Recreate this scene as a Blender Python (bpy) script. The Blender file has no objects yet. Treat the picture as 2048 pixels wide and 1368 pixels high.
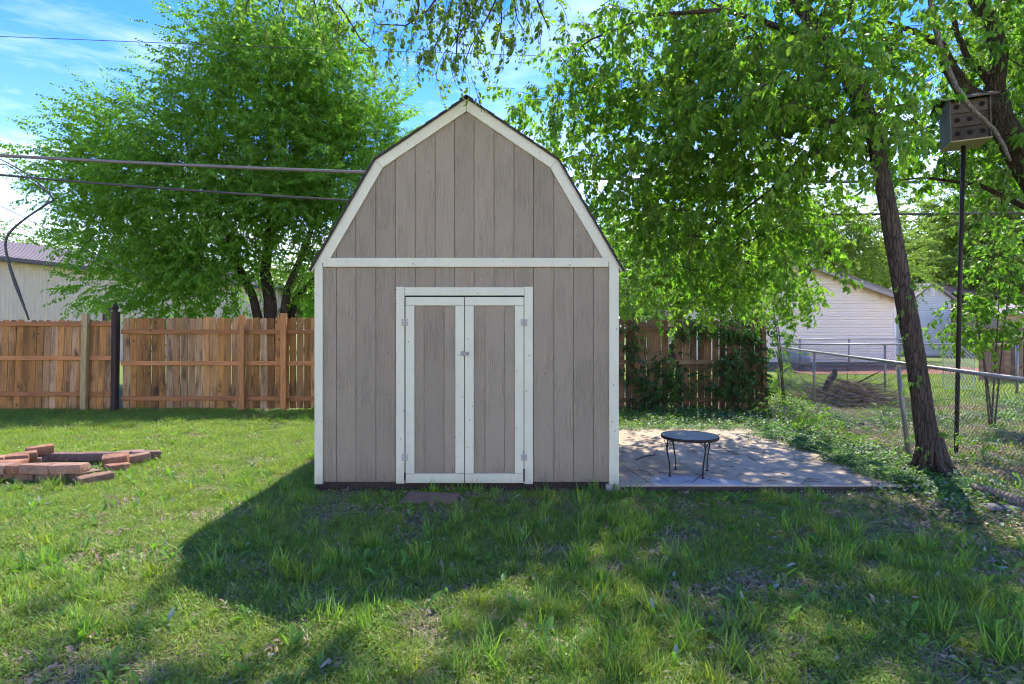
import bpy, bmesh, math, random
import numpy as np
from mathutils import Vector, Matrix, Euler, noise
random.seed(7)
rng = np.random.default_rng(7)
R = math.radians
scene = bpy.context.scene
C = scene.collection

# ------------------------------------------------------------------ camera
EYE = 1.54; F = 1138.0
cam = bpy.data.cameras.new('camera'); camo = bpy.data.objects.new('camera', cam); C.objects.link(camo)
camo.location = (0, 0, EYE); camo.rotation_euler = (R(90), 0, 0)
cam.lens = 36*F/2048; cam.sensor_width = 36; cam.shift_y = -19/2048
cam.clip_end = 2000; cam.clip_start = 0.05
scene.camera = camo

# ------------------------------------------------------------------ world, sun, exposure
SUN_EL = 55.5; SUN_AZ = 17          # azimuth measured clockwise from +Y (view direction)
w = bpy.data.worlds.new('World'); scene.world = w; w.use_nodes = True
nt = w.node_tree; nt.nodes.clear()
out = nt.nodes.new('ShaderNodeOutputWorld'); bg = nt.nodes.new('ShaderNodeBackground')
sky = nt.nodes.new('ShaderNodeTexSky'); sky.sky_type = 'NISHITA'; sky.sun_disc = False
sky.sun_elevation = R(SUN_EL); sky.sun_rotation = R(SUN_AZ)
sky.altitude = 0; sky.air_density = 1.0; sky.dust_density = 0.0; sky.ozone_density = 3.5
hs = nt.nodes.new('ShaderNodeHueSaturation'); hs.inputs['Saturation'].default_value = 1.58; hs.inputs['Hue'].default_value = 0.515; hs.inputs['Value'].default_value = 0.86
tn = nt.nodes.new('ShaderNodeMix'); tn.data_type = 'RGBA'; tn.blend_type = 'MULTIPLY'; tn.inputs[0].default_value = 1.0; tn.inputs[7].default_value = (0.98, 0.79, 0.74, 1)
nt.links.new(sky.outputs[0], tn.inputs[6]); nt.links.new(tn.outputs[2], hs.inputs['Color'])
tc = nt.nodes.new('ShaderNodeTexCoord')
mp = nt.nodes.new('ShaderNodeMapping'); mp.inputs['Scale'].default_value = (1.0, 1.6, 3.5); mp.inputs['Rotation'].default_value = (0, R(20), 0)
mp.inputs['Location'].default_value = (2.2, 6.1, 3.0)
nt.links.new(tc.outputs['Generated'], mp.inputs[0])
nz = nt.nodes.new('ShaderNodeTexNoise'); nz.inputs['Scale'].default_value = 1.7; nz.inputs['Detail'].default_value = 9; nz.inputs['Roughness'].default_value = 0.62; nz.inputs['Distortion'].default_value = 0.4
nt.links.new(mp.outputs[0], nz.inputs[0])
cr = nt.nodes.new('ShaderNodeValToRGB'); cr.color_ramp.elements[0].position = 0.47; cr.color_ramp.elements[1].position = 0.80
nt.links.new(nz.outputs[0], cr.inputs[0])
sep = nt.nodes.new('ShaderNodeSeparateXYZ'); nt.links.new(tc.outputs['Generated'], sep.inputs[0])
mr = nt.nodes.new('ShaderNodeMapRange'); mr.inputs[1].default_value = 0.02; mr.inputs[2].default_value = 0.40; mr.inputs[3].default_value = 1.0; mr.inputs[4].default_value = 0.22
nt.links.new(sep.outputs[2], mr.inputs[0])
hz = nt.nodes.new('ShaderNodeMapRange'); hz.inputs[1].default_value = 0.0; hz.inputs[2].default_value = 0.20; hz.inputs[3].default_value = 0.4; hz.inputs[4].default_value = 0.0
nt.links.new(sep.outputs[2], hz.inputs[0])
mu = nt.nodes.new('ShaderNodeMath'); mu.operation = 'MULTIPLY'; nt.links.new(cr.outputs[0], mu.inputs[0]); nt.links.new(mr.outputs[0], mu.inputs[1])
ad = nt.nodes.new('ShaderNodeMath'); ad.operation = 'ADD'; ad.use_clamp = True; nt.links.new(mu.outputs[0], ad.inputs[0]); nt.links.new(hz.outputs[0], ad.inputs[1])
mx = nt.nodes.new('ShaderNodeMix'); mx.data_type = 'RGBA'
nt.links.new(ad.outputs[0], mx.inputs[0]); nt.links.new(hs.outputs[0], mx.inputs[6]); mx.inputs[7].default_value = (8.4, 7.4, 5.6, 1)  # warm bright cloud veil, raised across the dome as neutral fill light
nt.links.new(mx.outputs[2], bg.inputs[0]); bg.inputs[1].default_value = 0.15
nt.links.new(bg.outputs[0], out.inputs[0])
sun = bpy.data.lights.new('sun', 'SUN'); sun.energy = 2.0; sun.angle = R(0.9); sun.color = (1.0, 0.92, 0.78)
suno = bpy.data.objects.new('sun', sun); C.objects.link(suno)
SD = Vector((math.sin(R(SUN_AZ))*math.cos(R(SUN_EL)), math.cos(R(SUN_AZ))*math.cos(R(SUN_EL)), math.sin(R(SUN_EL))))
suno.rotation_euler = SD.to_track_quat('Z', 'Y').to_euler(); suno.location = (4, 10, 20)
vs = scene.view_settings
vs.view_transform = 'Standard'; vs.look = 'None'; vs.gamma = 1; vs.use_curve_mapping = False; vs.exposure = 2.3
scene.render.engine = 'CYCLES'
scene.cycles.max_bounces = 7; scene.cycles.transmission_bounces = 2; scene.cycles.diffuse_bounces = 4; scene.cycles.glossy_bounces = 1; scene.cycles.use_adaptive_sampling = True; scene.cycles.adaptive_threshold = 0.04; scene.cycles.filter_width = 1.1; scene.cycles.caustics_reflective = False; scene.cycles.caustics_refractive = False

# ------------------------------------------------------------------ helpers
def P(px, py, Y):
    """a point of the place found from where it shows in the 2048-wide photograph and its distance"""
    return Vector(((px-1024)/F*Y, Y, EYE+(665-py)/F*Y))
def GZ(x, y):
    z = -0.075 + 0.022*noise.noise(Vector((x*0.7, y*0.7, 0))) + 0.012*noise.noise(Vector((x*2.3, y*2.3, 3)))
    if y > 10: z += min(1, (y-10)/2)*0.04
    return z

class MB:
    def __init__(s): s.v = []; s.f = []; s.a = []
    def add(s, vs_, fs, a=0.5):
        n = len(s.v); s.v += [tuple(q) for q in vs_]; s.f += [tuple(i+n for i in f) for f in fs]; s.a += [a]*len(fs); return s
    def box(s, x0, x1, y0, y1, z0, z1, a=0.5):
        return s.add([(x0,y0,z0),(x1,y0,z0),(x1,y1,z0),(x0,y1,z0),(x0,y0,z1),(x1,y0,z1),(x1,y1,z1),(x0,y1,z1)],
                     [(0,3,2,1),(4,5,6,7),(0,1,5,4),(1,2,6,5),(2,3,7,6),(3,0,4,7)], a)
    def cbox(s, x0, x1, y0, y1, z0, z1, c=0.003, M=None, a=0.5):
        """box with chamfered edges"""
        bm = bmesh.new(); bmesh.ops.create_cube(bm, size=1)
        for v in bm.verts: v.co = Vector(((x0+x1)/2+v.co.x*(x1-x0), (y0+y1)/2+v.co.y*(y1-y0), (z0+z1)/2+v.co.z*(z1-z0)))
        bmesh.ops.bevel(bm, geom=bm.edges[:], offset=c, segments=1, affect='EDGES')
        if M is not None:
            for v in bm.verts: v.co = M @ v.co
        bm.verts.index_update()
        s.add([v.co[:] for v in bm.verts], [[v.index for v in f.verts] for f in bm.faces], a); bm.free(); return s
    def prism(s, poly, y0, y1, c=0.0, a=0.5):
        """polygon in xz (counter-clockwise seen from -y) extruded from y0 to y1"""
        n = len(poly)
        if c > 0:
            cx = sum(p[0] for p in poly)/n; cz = sum(p[1] for p in poly)/n
            ins = []
            for i in range(n):
                p0 = Vector(poly[i-1]); p1 = Vector(poly[i]); p2 = Vector(poly[(i+1) % n])
                d1 = (p0-p1).normalized(); d2 = (p2-p1).normalized()
                b = d1+d2
                if b.length < 1e-4: b = Vector((-(p2-p0).normalized().y, (p2-p0).normalized().x)); k = c
                else:
                    b.normalize(); si = max(0.3, abs(d1.x*b.y-d1.y*b.x)); k = c/si
                q = p1+b*k
                ins.append((q.x, q.y))
            vs_ = [(p[0], y0, p[1]) for p in ins]+[(p[0], y0+c, p[1]) for p in poly]+[(p[0], y1, p[1]) for p in poly]
            fs = [tuple(range(n)), tuple(range(3*n-1, 2*n-1, -1))]
            for k in (0, n):
                fs += [(k+i, k+n+i, k+n+(i+1) % n, k+(i+1) % n) for i in range(n)]
        else:
            vs_ = [(p[0], y0, p[1]) for p in poly]+[(p[0], y1, p[1]) for p in poly]
            fs = [tuple(range(n)), tuple(range(2*n-1, n-1, -1))]+[(i, n+i, n+(i+1) % n, (i+1) % n) for i in range(n)]
        return s.add(vs_, fs, a)
    def tube(s, pts, rad, sides=6, cap=True, a=0.5, jit=0.0):
        pts = [Vector(p) for p in pts]; n = len(pts)
        if not hasattr(rad, '__len__'): rad = [rad]*n
        d0 = (pts[1]-pts[0]).normalized()
        up = Vector((0, 0, 1)) if abs(d0.z) < 0.9 else Vector((1, 0, 0))
        u = d0.cross(up).normalized()
        vs_ = []; fs = []
        for i in range(n):
            d = (pts[min(i+1, n-1)]-pts[max(i-1, 0)])
            d = d.normalized() if d.length > 1e-9 else d0
            u = (u - d*u.dot(d)); u = u.normalized() if u.length > 1e-6 else d.orthogonal().normalized()
            v = d.cross(u)
            for k in range(sides):
                t = 2*math.pi*k/sides; r = rad[i]*(1+(random.uniform(-jit, jit) if jit else 0))
                vs_.append(pts[i]+(u*math.cos(t)+v*math.sin(t))*r)
        for i in range(n-1):
            for k in range(sides):
                k2 = (k+1) % sides
                fs.append((i*sides+k, i*sides+k2, (i+1)*sides+k2, (i+1)*sides+k))
        if cap: fs.append(tuple(range(sides-1, -1, -1))); fs.append(tuple((n-1)*sides+k for k in range(sides)))
        return s.add(vs_, fs, a)
    def mesh(s, name, mat, smooth=False, off=(0, 0, 0), attr=False):
        me = bpy.data.meshes.new(name)
        ox, oy, oz = off
        me.from_pydata([(v[0]-ox, v[1]-oy, v[2]-oz) for v in s.v], [], s.f)
        if mat: me.materials.append(mat)
        if attr:
            at = me.attributes.new('var', 'FLOAT', 'FACE'); at.data.foreach_set('value', s.a)
        if smooth: me.polygons.foreach_set('use_smooth', [True]*len(me.polygons))
        me.update(); return me

def worldloc(o):
    v = Vector((0, 0, 0))
    while o: v += o.location; o = o.parent
    return v
def tag(o, label=None, cat=None, group=None, kind=None):
    if label: o['label'] = label
    if cat: o['category'] = cat
    if group: o['group'] = group
    if kind: o['kind'] = kind
    return o
def thing(name, loc, label, cat, group=None):
    o = bpy.data.objects.new(name, None); o.empty_display_size = 0.1; C.objects.link(o); o.location = loc
    return tag(o, label, cat, group)
def obj(name, mb, mat, parent=None, smooth=False, loc=None, attr=False, kind=None, label=None):
    """verts are given in world coordinates; the object's origin goes to its parent's origin (or to loc)"""
    off = worldloc(parent) if parent else Vector(loc or (0, 0, 0))
    o = bpy.data.objects.new(name, mb.mesh(name, mat, smooth, off, attr)); C.objects.link(o)
    if parent: o.parent = parent
    else: o.location = off
    if kind: o['kind'] = kind
    if label: o['label'] = label
    return o
def inst(name, me, parent, loc, rot=(0, 0, 0), scale=(1, 1, 1)):
    o = bpy.data.objects.new(name, me); C.objects.link(o); o.parent = parent
    o.location = Vector(loc)-(worldloc(parent) if parent else Vector((0, 0, 0))); o.rotation_euler = rot; o.scale = scale
    return o

# ------------------------------------------------------------------ materials
class NT:
    def __init__(s, name, rough=0.8, spec=0.3, metal=0.0):
        s.m = bpy.data.materials.new(name); s.m.use_nodes = True; s.t = s.m.node_tree
        s.b = s.t.nodes['Principled BSDF']; s.out = s.t.nodes['Material Output']
        s.b.inputs['Roughness'].default_value = rough; s.b.inputs['Specular IOR Level'].default_value = spec; s.b.inputs['Metallic'].default_value = metal
        s.tc = s.t.nodes.new('ShaderNodeTexCoord'); s.oi = None
    def n(s, k): return s.t.nodes.new('ShaderNode'+k)
    def l(s, a, b): s.t.links.new(a, b)
    def rnd(s):
        if not s.oi: s.oi = s.n('ObjectInfo')
        return s.oi.outputs['Random']
    def vec(s, scale=(1, 1, 1), rnd=False, rot=(0, 0, 0)):
        v = s.tc.outputs['Object']
        if rnd:
            a = s.n('VectorMath'); a.operation = 'MULTIPLY_ADD'
            c = s.n('CombineXYZ'); 
            for i in range(3): s.l(s.rnd(), c.inputs[i])
            s.l(c.outputs[0], a.inputs[0]); a.inputs[1].default_value = (37.3, 91.7, 53.1); s.l(v, a.inputs[2]); v = a.outputs[0]
        mp = s.n('Mapping'); mp.inputs['Scale'].default_value = scale; mp.inputs['Rotation'].default_value = rot
        s.l(v, mp.inputs[0]); return mp.outputs[0]
    def noise(s, vec, scale=5, detail=6, rough=0.55, dist=0):
        n = s.n('TexNoise'); n.inputs['Scale'].default_value = scale; n.inputs['Detail'].default_value = detail
        n.inputs['Roughness'].default_value = rough; n.inputs['Distortion'].default_value = dist; s.l(vec, n.inputs['Vector']); return n.outputs[0]
    def ramp(s, fac, stops):
        r = s.n('ValToRGB'); e = r.color_ramp.elements
        while len(e) < len(stops): e.new(0.5)
        for i, (p, c) in enumerate(stops):
            e[i].position = p; e[i].color = (c, c, c, 1) if not hasattr(c, '__len__') else (*c, 1)
        s.l(fac, r.inputs[0]); return r.outputs[0]
    def mix(s, fac, a, b, mode='MIX'):
        m = s.n('Mix'); m.data_type = 'RGBA'; m.blend_type = mode
        for i, x in ((0, fac), (6, a), (7, b)):
            if hasattr(x, 'is_linked') or isinstance(x, bpy.types.NodeSocket): s.l(x, m.inputs[i])
            elif i == 0: m.inputs[0].default_value = x
            else: m.inputs[i].default_value = (*x, 1) if len(x) == 3 else x
        return m.outputs[2]
    def math(s, op, a, b=0.0):
        m = s.n('Math'); m.operation = op
        for i, x in ((0, a), (1, b)):
            if isinstance(x, bpy.types.NodeSocket): s.l(x, m.inputs[i])
            else: m.inputs[i].default_value = x
        return m.outputs[0]
    def hsv(s, col, h=None, v=None, sat=None):
        m = s.n('HueSaturation'); s.l(col, m.inputs['Color'])
        for k, x in (('Hue', h), ('Value', v), ('Saturation', sat)):
            if x is not None:
                if isinstance(x, bpy.types.NodeSocket): s.l(x, m.inputs[k])
                else: m.inputs[k].default_value = x
        return m.outputs[0]
    def rng(s, x, a, b):
        m = s.n('MapRange'); s.l(x, m.inputs[0]); m.inputs[3].default_value = a; m.inputs[4].default_value = b; return m.outputs[0]
    def col(s, c):
        if isinstance(c, bpy.types.NodeSocket): s.l(c, s.b.inputs['Base Color'])
        else: s.b.inputs['Base Color'].default_value = (*c, 1)
        return s
    def bump(s, h, dist=0.002, strength=0.6):
        b = s.n('Bump'); b.inputs['Distance'].default_value = dist; b.inputs['Strength'].default_value = strength
        s.l(h, b.inputs['Height']); s.l(b.outputs[0], s.b.inputs['Normal']); return s

def m_plain(name, c, var=0.25, rough=0.8, scale=6, metal=0, spec=0.3):
    k = NT(name, rough, spec, metal); n = k.noise(k.vec(), scale)
    k.col(k.mix(n, tuple(x*(1-var) for x in c), tuple(min(1, x*(1+var)) for x in c))); k.bump(n, 0.002, 0.3); return k.m

# shed siding: taupe paint over boards embossed with wood grain
def m_siding():
    k = NT('taupe_siding_paint', 0.62, 0.35)
    v = k.vec((1, 1, 0.16), rnd=True)
    big = k.noise(v, 9, 2, 0.5, 1.5)
    wv = k.n('TexWave'); wv.wave_type = 'BANDS'; wv.bands_direction = 'X'; wv.inputs['Scale'].default_value = 14; wv.inputs['Distortion'].default_value = 9
    wv.inputs['Detail'].default_value = 3; wv.inputs['Detail Scale'].default_value = 1.6; k.l(k.vec((1, 1, 0.13), rnd=True), wv.inputs[0])
    fine = k.noise(k.vec((1, 1, 0.35)), 120, 3, 0.6)
    amt = k.ramp(k.noise(k.vec((1, 1, 0.5), rnd=True), 5, 1), [(0.42, 0.05), (0.6, 1.0)])
    h = k.math('ADD', k.math('MULTIPLY', wv.outputs[0], amt), k.math('MULTIPLY', fine, 0.9))
    k.bump(h, 0.0055, 0.9)
    c = k.mix(k.noise(k.vec(), 1.6, 5), (0.255, 0.216, 0.146), (0.318, 0.272, 0.190))
    c = k.mix(k.ramp(fine, [(0.3, 0.0), (0.7, 1.0)]), k.hsv(c, v=0.88), c)
    c = k.hsv(c, v=k.rng(k.rnd(), 0.93, 1.08))
    c = k.mix(k.ramp(k.noise(k.vec((1, 1, 0.06)), 22, 6, 0.7), [(0.52, 0.0), (0.85, 0.2)]), c, (0.15, 0.115, 0.085))
    # chips and nail heads
    vo = k.n('TexVoronoi'); vo.inputs['Scale'].default_value = 9; k.l(k.vec((1, 1, 0.6)), vo.inputs['Vector'])
    c = k.mix(k.ramp(vo.outputs['Distance'], [(0.035, 1.0), (0.05, 0.0)]), c, (0.10, 0.08, 0.07))
    # splash dirt on the lowest boards
    sp = k.n('SeparateXYZ'); k.l(k.tc.outputs['Object'], sp.inputs[0])
    d = k.math('MULTIPLY', k.ramp(k.math('ADD', sp.outputs[2], k.math('MULTIPLY', k.noise(k.vec(), 14), 0.12)), [(0.0, 1.0), (0.30, 0.0)]), 0.55)
    c = k.mix(d, c, (0.13, 0.11, 0.08))
    k.col(c); return k.m
def m_trim():
    k = NT('pale_green_white_trim_paint', 0.55, 0.4)
    n = k.noise(k.vec((1, 1, 1)), 3, 5)
    c = k.mix(n, (0.535, 0.54, 0.39), (0.65, 0.655, 0.485))
    vo = k.n('TexVoronoi'); vo.inputs['Scale'].default_value = 17; k.l(k.vec((1, 1, 0.8)), vo.inputs['Vector'])
    ch = k.math('MULTIPLY', k.ramp(vo.outputs['Distance'], [(0.09, 1.0), (0.14, 0.0)]), k.ramp(k.noise(k.vec(), 11, 2), [(0.50, 0.0), (0.54, 1.0)]))
    c = k.mix(k.math('MULTIPLY', ch, 0.8), c, (0.14, 0.12, 0.09))
    st = k.ramp(k.noise(k.vec((1, 1, 0.07)), 30, 6, 0.7), [(0.56, 0.0), (0.78, 0.45)])
    c = k.mix(st, c, (0.36, 0.36, 0.30))
    sp = k.n('SeparateXYZ'); k.l(k.tc.outputs['Object'], sp.inputs[0])
    d = k.ramp(k.math('ADD', sp.outputs[2], k.math('MULTIPLY', k.noise(k.vec(), 14), 0.2)), [(0.02, 0.5), (0.28, 0.0)])
    c = k.mix(d, c, (0.30, 0.28, 0.20))
    k.col(c); k.bump(k.noise(k.vec((1, 1, 0.1)), 60, 4), 0.0015, 0.5); return k.m
def m_wood(name, cols, dark=0.5, grey=0.5, axis='Z', val=(0.75, 1.25)):
    """weathered boards; grain along axis"""
    k = NT(name, 0.85, 0.2)
    sc = (1, 1, 0.05) if axis == 'Z' else (0.05, 1, 1)
    v = k.vec(sc, rnd=True)
    g = k.noise(v, 55, 5, 0.6, 0.6)
    c = k.mix(k.noise(v, 14, 4, 0.5, 0.8), cols[0], cols[1])
    r2 = k.math('FRACT', k.math('MULTIPLY', k.rnd(), 17.31)); r3 = k.math('FRACT', k.math('MULTIPLY', k.rnd(), 41.7))
    rg = k.math('POWER', r2, 1.1/max(0.15, grey*1.4))
    c = k.mix(k.math('MULTIPLY', rg, 0.85 if grey else 0.0), c, cols[2])
    c = k.mix(k.math('MULTIPLY', k.ramp(k.noise(k.vec((1, 1, 0.35) if axis == 'Z' else (0.35, 1, 1), rnd=True), 2.2, 4), [(0.42, 0.0), (0.62, 0.8)]), k.math('MULTIPLY', r3, dark)), c, tuple(x*0.45 for x in cols[1]))
    c = k.mix(k.ramp(g, [(0.35, 0.65), (0.62, 0.0)]), c, tuple(x*0.35 for x in cols[0]))
    v2 = k.vec((1, 1, 0.22) if axis == 'Z' else (0.22, 1, 1), rnd=True)
    st = k.math('MULTIPLY', k.ramp(k.noise(v2, 7, 5, 0.65, 0.5), [(0.52, 0.0), (0.72, 1.0)]), dark)
    c = k.mix(st, c, (0.035, 0.027, 0.022))
    kn = k.n('TexVoronoi'); kn.inputs['Scale'].default_value = 3.0; k.l(k.vec((1.6, 1.6, 0.9) if axis == 'Z' else (0.9, 1.6, 1.6), rnd=True), kn.inputs['Vector'])
    c = k.mix(k.ramp(kn.outputs['Distance'], [(0.05, 0.85), (0.11, 0.0)]), c, (0.05, 0.025, 0.012))
    c = k.hsv(c, v=k.rng(k.rnd(), *val))
    k.col(c); k.bump(g, 0.003, 0.6); return k.m
def m_leaf(name, a, b, trans=0.45, gloss=0.4, hv=0.03, tb=1.6):
    k = NT(name, 0.45, gloss)
    at = k.n('Attribute'); at.attribute_name = 'var'
    n = k.math('ADD', k.math('MULTIPLY', k.rnd(), 0.5), k.math('MULTIPLY', at.outputs['Fac'], 0.5))
    c = k.mix(n, a, b)
    k.col(c)
    tr = k.n('BsdfTranslucent'); 
    tcx = k.mix(1.0, c, (tb*0.9, tb*1.02, tb*0.42), 'MULTIPLY'); k.l(tcx, tr.inputs[0])
    mxs = k.n('MixShader'); mxs.inputs[0].default_value = trans
    k.l(k.b.outputs[0], mxs.inputs[1]); k.l(tr.outputs[0], mxs.inputs[2]); k.l(mxs.outputs[0], k.out.inputs[0]); return k.m
def m_bark(name, a=(0.055, 0.042, 0.032), b=(0.17, 0.14, 0.11), sc=1.0):
    k = NT(name, 0.95, 0.15)
    v0 = k.vec((1, 1, 0.15))
    va = k.n('VectorMath'); va.operation = 'MULTIPLY_ADD'; nn = k.n('TexNoise'); nn.inputs['Scale'].default_value = 9*sc; nn.inputs['Detail'].default_value = 4; k.l(v0, nn.inputs['Vector'])
    k.l(nn.outputs[1], va.inputs[0]); va.inputs[1].default_value = (0.10, 0.10, 0.10); k.l(v0, va.inputs[2]); v = va.outputs[0]
    n = k.noise(v, 38*sc, 8, 0.7, 0.4)
    vo = k.n('TexVoronoi'); vo.feature = 'DISTANCE_TO_EDGE'; vo.inputs['Scale'].default_value = 30*sc; k.l(v, vo.inputs['Vector'])
    h = k.math('ADD', k.math('MULTIPLY', k.ramp(vo.outputs[0], [(0.0, 0.0), (0.16, 1.0)]), 0.6), n)
    c = k.mix(k.ramp(h, [(0.4, 0.0), (1.1, 1.0)]), a, b)
    c = k.mix(k.ramp(k.noise(k.vec(), 4, 4), [(0.58, 0.0), (0.72, 0.5)]), c, (0.09, 0.11, 0.05))
    k.col(c); k.bump(h, 0.02, 1.0); return k.m

siding_m = m_siding(); trim_m = m_trim()
cedar = m_wood('weathered_cedar', [(0.54, 0.27, 0.08), (0.31, 0.15, 0.05), (0.50, 0.37, 0.24)], 0.95, 0.25, 'Z', (0.6, 1.3))
cedar_rail = m_wood('cedar_rail_wood', [(0.52, 0.245, 0.095), (0.38, 0.17, 0.07), (0.40, 0.29, 0.2)], 0.3, 0.0, 'X')
cedar_post = m_wood('cedar_post_wood', [(0.58, 0.29, 0.11), (0.43, 0.19, 0.07), (0.40, 0.29, 0.2)], 0.25, 0.0)
old_wood = m_wood('old_brown_wood', [(0.32, 0.19, 0.11), (0.19, 0.11, 0.07), (0.36, 0.29, 0.21)], 0.8, 0.35, 'Z', (0.5, 1.3))
old_rail = m_wood('old_brown_rail_wood', [(0.26, 0.16, 0.095), (0.17, 0.10, 0.065), (0.28, 0.22, 0.16)], 0.6, 0.2, 'X')
black_wood = m_wood('blackened_post_wood', [(0.035, 0.025, 0.02), (0.07, 0.045, 0.035), (0.1, 0.08, 0.06)], 0.6, 0.0)
pt_wood = m_wood('pale_green_treated_wood', [(0.50, 0.40, 0.19), (0.38, 0.28, 0.13), (0.3, 0.3, 0.2)], 0.12, 0.0)
grey_wood = m_wood('grey_weathered_birdhouse_wood', [(0.17, 0.145, 0.115), (0.055, 0.047, 0.04), (0.28, 0.25, 0.21)], 0.75, 0.35, 'X')
bark_near = m_bark('furrowed_brown_bark', (0.030, 0.023, 0.018), (0.095, 0.076, 0.060)); bark_far = m_bark('dark_far_bark', (0.03, 0.024, 0.02), (0.07, 0.055, 0.045), 0.5)
bark_grey = m_bark('grey_dead_bark', (0.13, 0.11, 0.09), (0.30, 0.27, 0.23), 1.5)
galv = m_plain('galvanised_steel', (0.27, 0.27, 0.265), 0.25, 0.5, 30, 0.6)
galv_dark = m_plain('dull_galvanised_wire', (0.13, 0.13, 0.125), 0.3, 0.6, 30, 0.4)
iron = m_plain('dark_brown_iron', (0.028, 0.022, 0.02), 0.4, 0.55, 40, 0.3)
rubber = m_plain('dark_cable_jacket', (0.06, 0.058, 0.055), 0.2, 0.6, 10)
silver_cable = m_plain('grey_bundled_cable', (0.15, 0.14, 0.13), 0.2, 0.6, 10)
shingle = m_plain('dark_asphalt_shingle', (0.055, 0.05, 0.046), 0.5, 0.95, 90)
black_m = m_plain('dark_gap', (0.012, 0.011, 0.010), 0.2, 0.9)

# ------------------------------------------------------------------ ground
def m_ground():
    k = NT('soil_thatch_and_moss', 0.95, 0.1)
    v = k.vec()
    a = k.noise(v, 45, 8, 0.7); b = k.noise(v, 1.3, 5, 0.6)
    soil = k.mix(a, (0.075, 0.052, 0.036), (0.27, 0.21, 0.15))
    grn = k.mix(a, (0.045, 0.075, 0.018), (0.13, 0.18, 0.05))
    c = k.mix(k.ramp(b, [(0.40, 0.25), (0.62, 0.8)]), soil, grn)
    sp = k.n('SeparateXYZ'); k.l(k.tc.outputs['Object'], sp.inputs[0])
    far = k.ramp(k.math('MULTIPLY', sp.outputs[1], 0.02), [(0.25, 0.0), (0.34, 1.0)])
    c = k.mix(k.math('MULTIPLY', far, 0.8), c, k.mix(k.noise(v, 2, 8, 0.7), (0.10, 0.15, 0.035), (0.19, 0.25, 0.06)))
    k.col(c); k.bump(a, 0.02, 0.8); return k.m
xs = sorted(set(list(np.arange(-12, 14.01, 0.12)) + [-400, -200, -100, -50, -30, -20, -15, 18, 25, 35, 60, 120, 250, 400]))
ys = sorted(set(list(np.arange(-1, 18.01, 0.12)) + [-60, -20, -5, 22, 28, 36, 50, 80, 150, 300, 600]))
mb = MB()
for y in ys:
    for x in xs: mb.v.append((x, y, GZ(x, y) if (-13 < x < 15 and y < 19) else -0.035))
nx = len(xs)
for j in range(len(ys)-1):
    for i in range(nx-1): mb.f.append((j*nx+i, j*nx+i+1, (j+1)*nx+i+1, (j+1)*nx+i)); mb.a.append(0.5)
obj('ground', mb, m_ground(), smooth=True, kind='structure')

def m_concrete(name='stained_concrete', a=(0.40, 0.31, 0.215), b=(0.56, 0.46, 0.34)):
    k = NT(name, 0.85, 0.2); v = k.vec()
    n1 = k.noise(v, 1.4, 7, 0.65, 0.6); n2 = k.noise(v, 60, 6, 0.7)
    c = k.mix(k.ramp(n1, [(0.3, 0.0), (0.7, 1.0)]), a, b)
    c = k.mix(k.ramp(n2, [(0.3, 0.35), (0.6, 0.0)]), c, (0.12, 0.10, 0.08))
    c = k.mix(k.ramp(k.noise(v, 3.7, 9, 0.75, 1.0), [(0.56, 0.0), (0.72, 0.5)]), c, (0.11, 0.085, 0.065))
    k.col(c); k.bump(n2, 0.002, 0.5); return k.m
conc = m_concrete()
# dark strip added before the slab to paint in its shaded front face
# the patio slab is cast in bays with a crooked crack between the first two
SX0, SX1, SY0, SY1 = 0.95, 4.15, 5.735, 9.22
patio = thing('concrete_patio', (1.0, 7.4, -0.10), 'stained tan concrete slab beside the shed, strewn with twigs and dry leaves', 'patio')
crk = [(1.42, SY0), (1.36, 6.1), (1.30, 6.5), (1.235, 7.0), (1.22, 7.6), (1.16, 8.3), (1.14, SY1)]
obj('edge_shade_strip', MB().cbox(1.10, 4.14, SY0-0.022, SY0-0.002, -0.17, -0.012, 0.003), m_plain('painted_edge_shade', (0.055, 0.045, 0.033), 0.4, 0.95, 8), patio)  # added strip, its dark colour stands in for shade on the slab face
def slab(poly, name):
    m = MB(); n = len(poly)
    ins = []
    for i in range(n):
        p0, p1, p2 = Vector(poly[i-1]), Vector(poly[i]), Vector(poly[(i+1) % n])
        d = (p2-p0).normalized(); q = p1+Vector((-d.y, d.x))*0.007; ins.append(q)
    m.add([(p[0], p[1], -0.17) for p in poly]+[(p[0], p[1], -0.006) for p in poly]+[(p[0], p[1], 0.0) for p in ins],
          [tuple(range(n-1, -1, -1)), tuple(range(2*n, 3*n))]+[(k+i, k+(i+1) % n, k+n+(i+1) % n, k+n+i) for k in (0, n) for i in range(n)])
    return obj(name, m, conc, patio)
slab([(SX0, SY0)]+crk+[(SX0, SY1)], 'slab_bay')
slab([(p[0]+0.007, p[1]) for p in crk[:1]]+[(SX1, SY0), (SX1+0.03, 7.2), (SX1-0.05, SY1)]+[(p[0]+0.007, p[1]) for p in crk[:0:-1]], 'slab_bay')
m = MB(); m.prism([(0, 0)]*0 or [(1.44, -0.0), (2.40, 0.0), (2.40, 0.004), (1.44, 0.004)], SY0+0.012, SY0+0.012) if False else None
mb = MB(); pp = [(1.46, 5.76), (2.38, 5.75), (2.31, 5.93), (1.95, 6.07), (1.62, 6.12), (1.50, 6.02), (1.43, 5.9)]
mb.add([(x, y, 0.0005) for x, y in pp]+[(x, y, 0.004) for x, y in pp], [tuple(range(7, 14))]+[(i, (i+1) % 7, 7+(i+1) % 7, 7+i) for i in range(7)])
obj('cement_patch', mb, m_concrete('pale_grey_cement', (0.38, 0.38, 0.37), (0.55, 0.55, 0.55)), patio, label='smooth pale grey cement patch')

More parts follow.
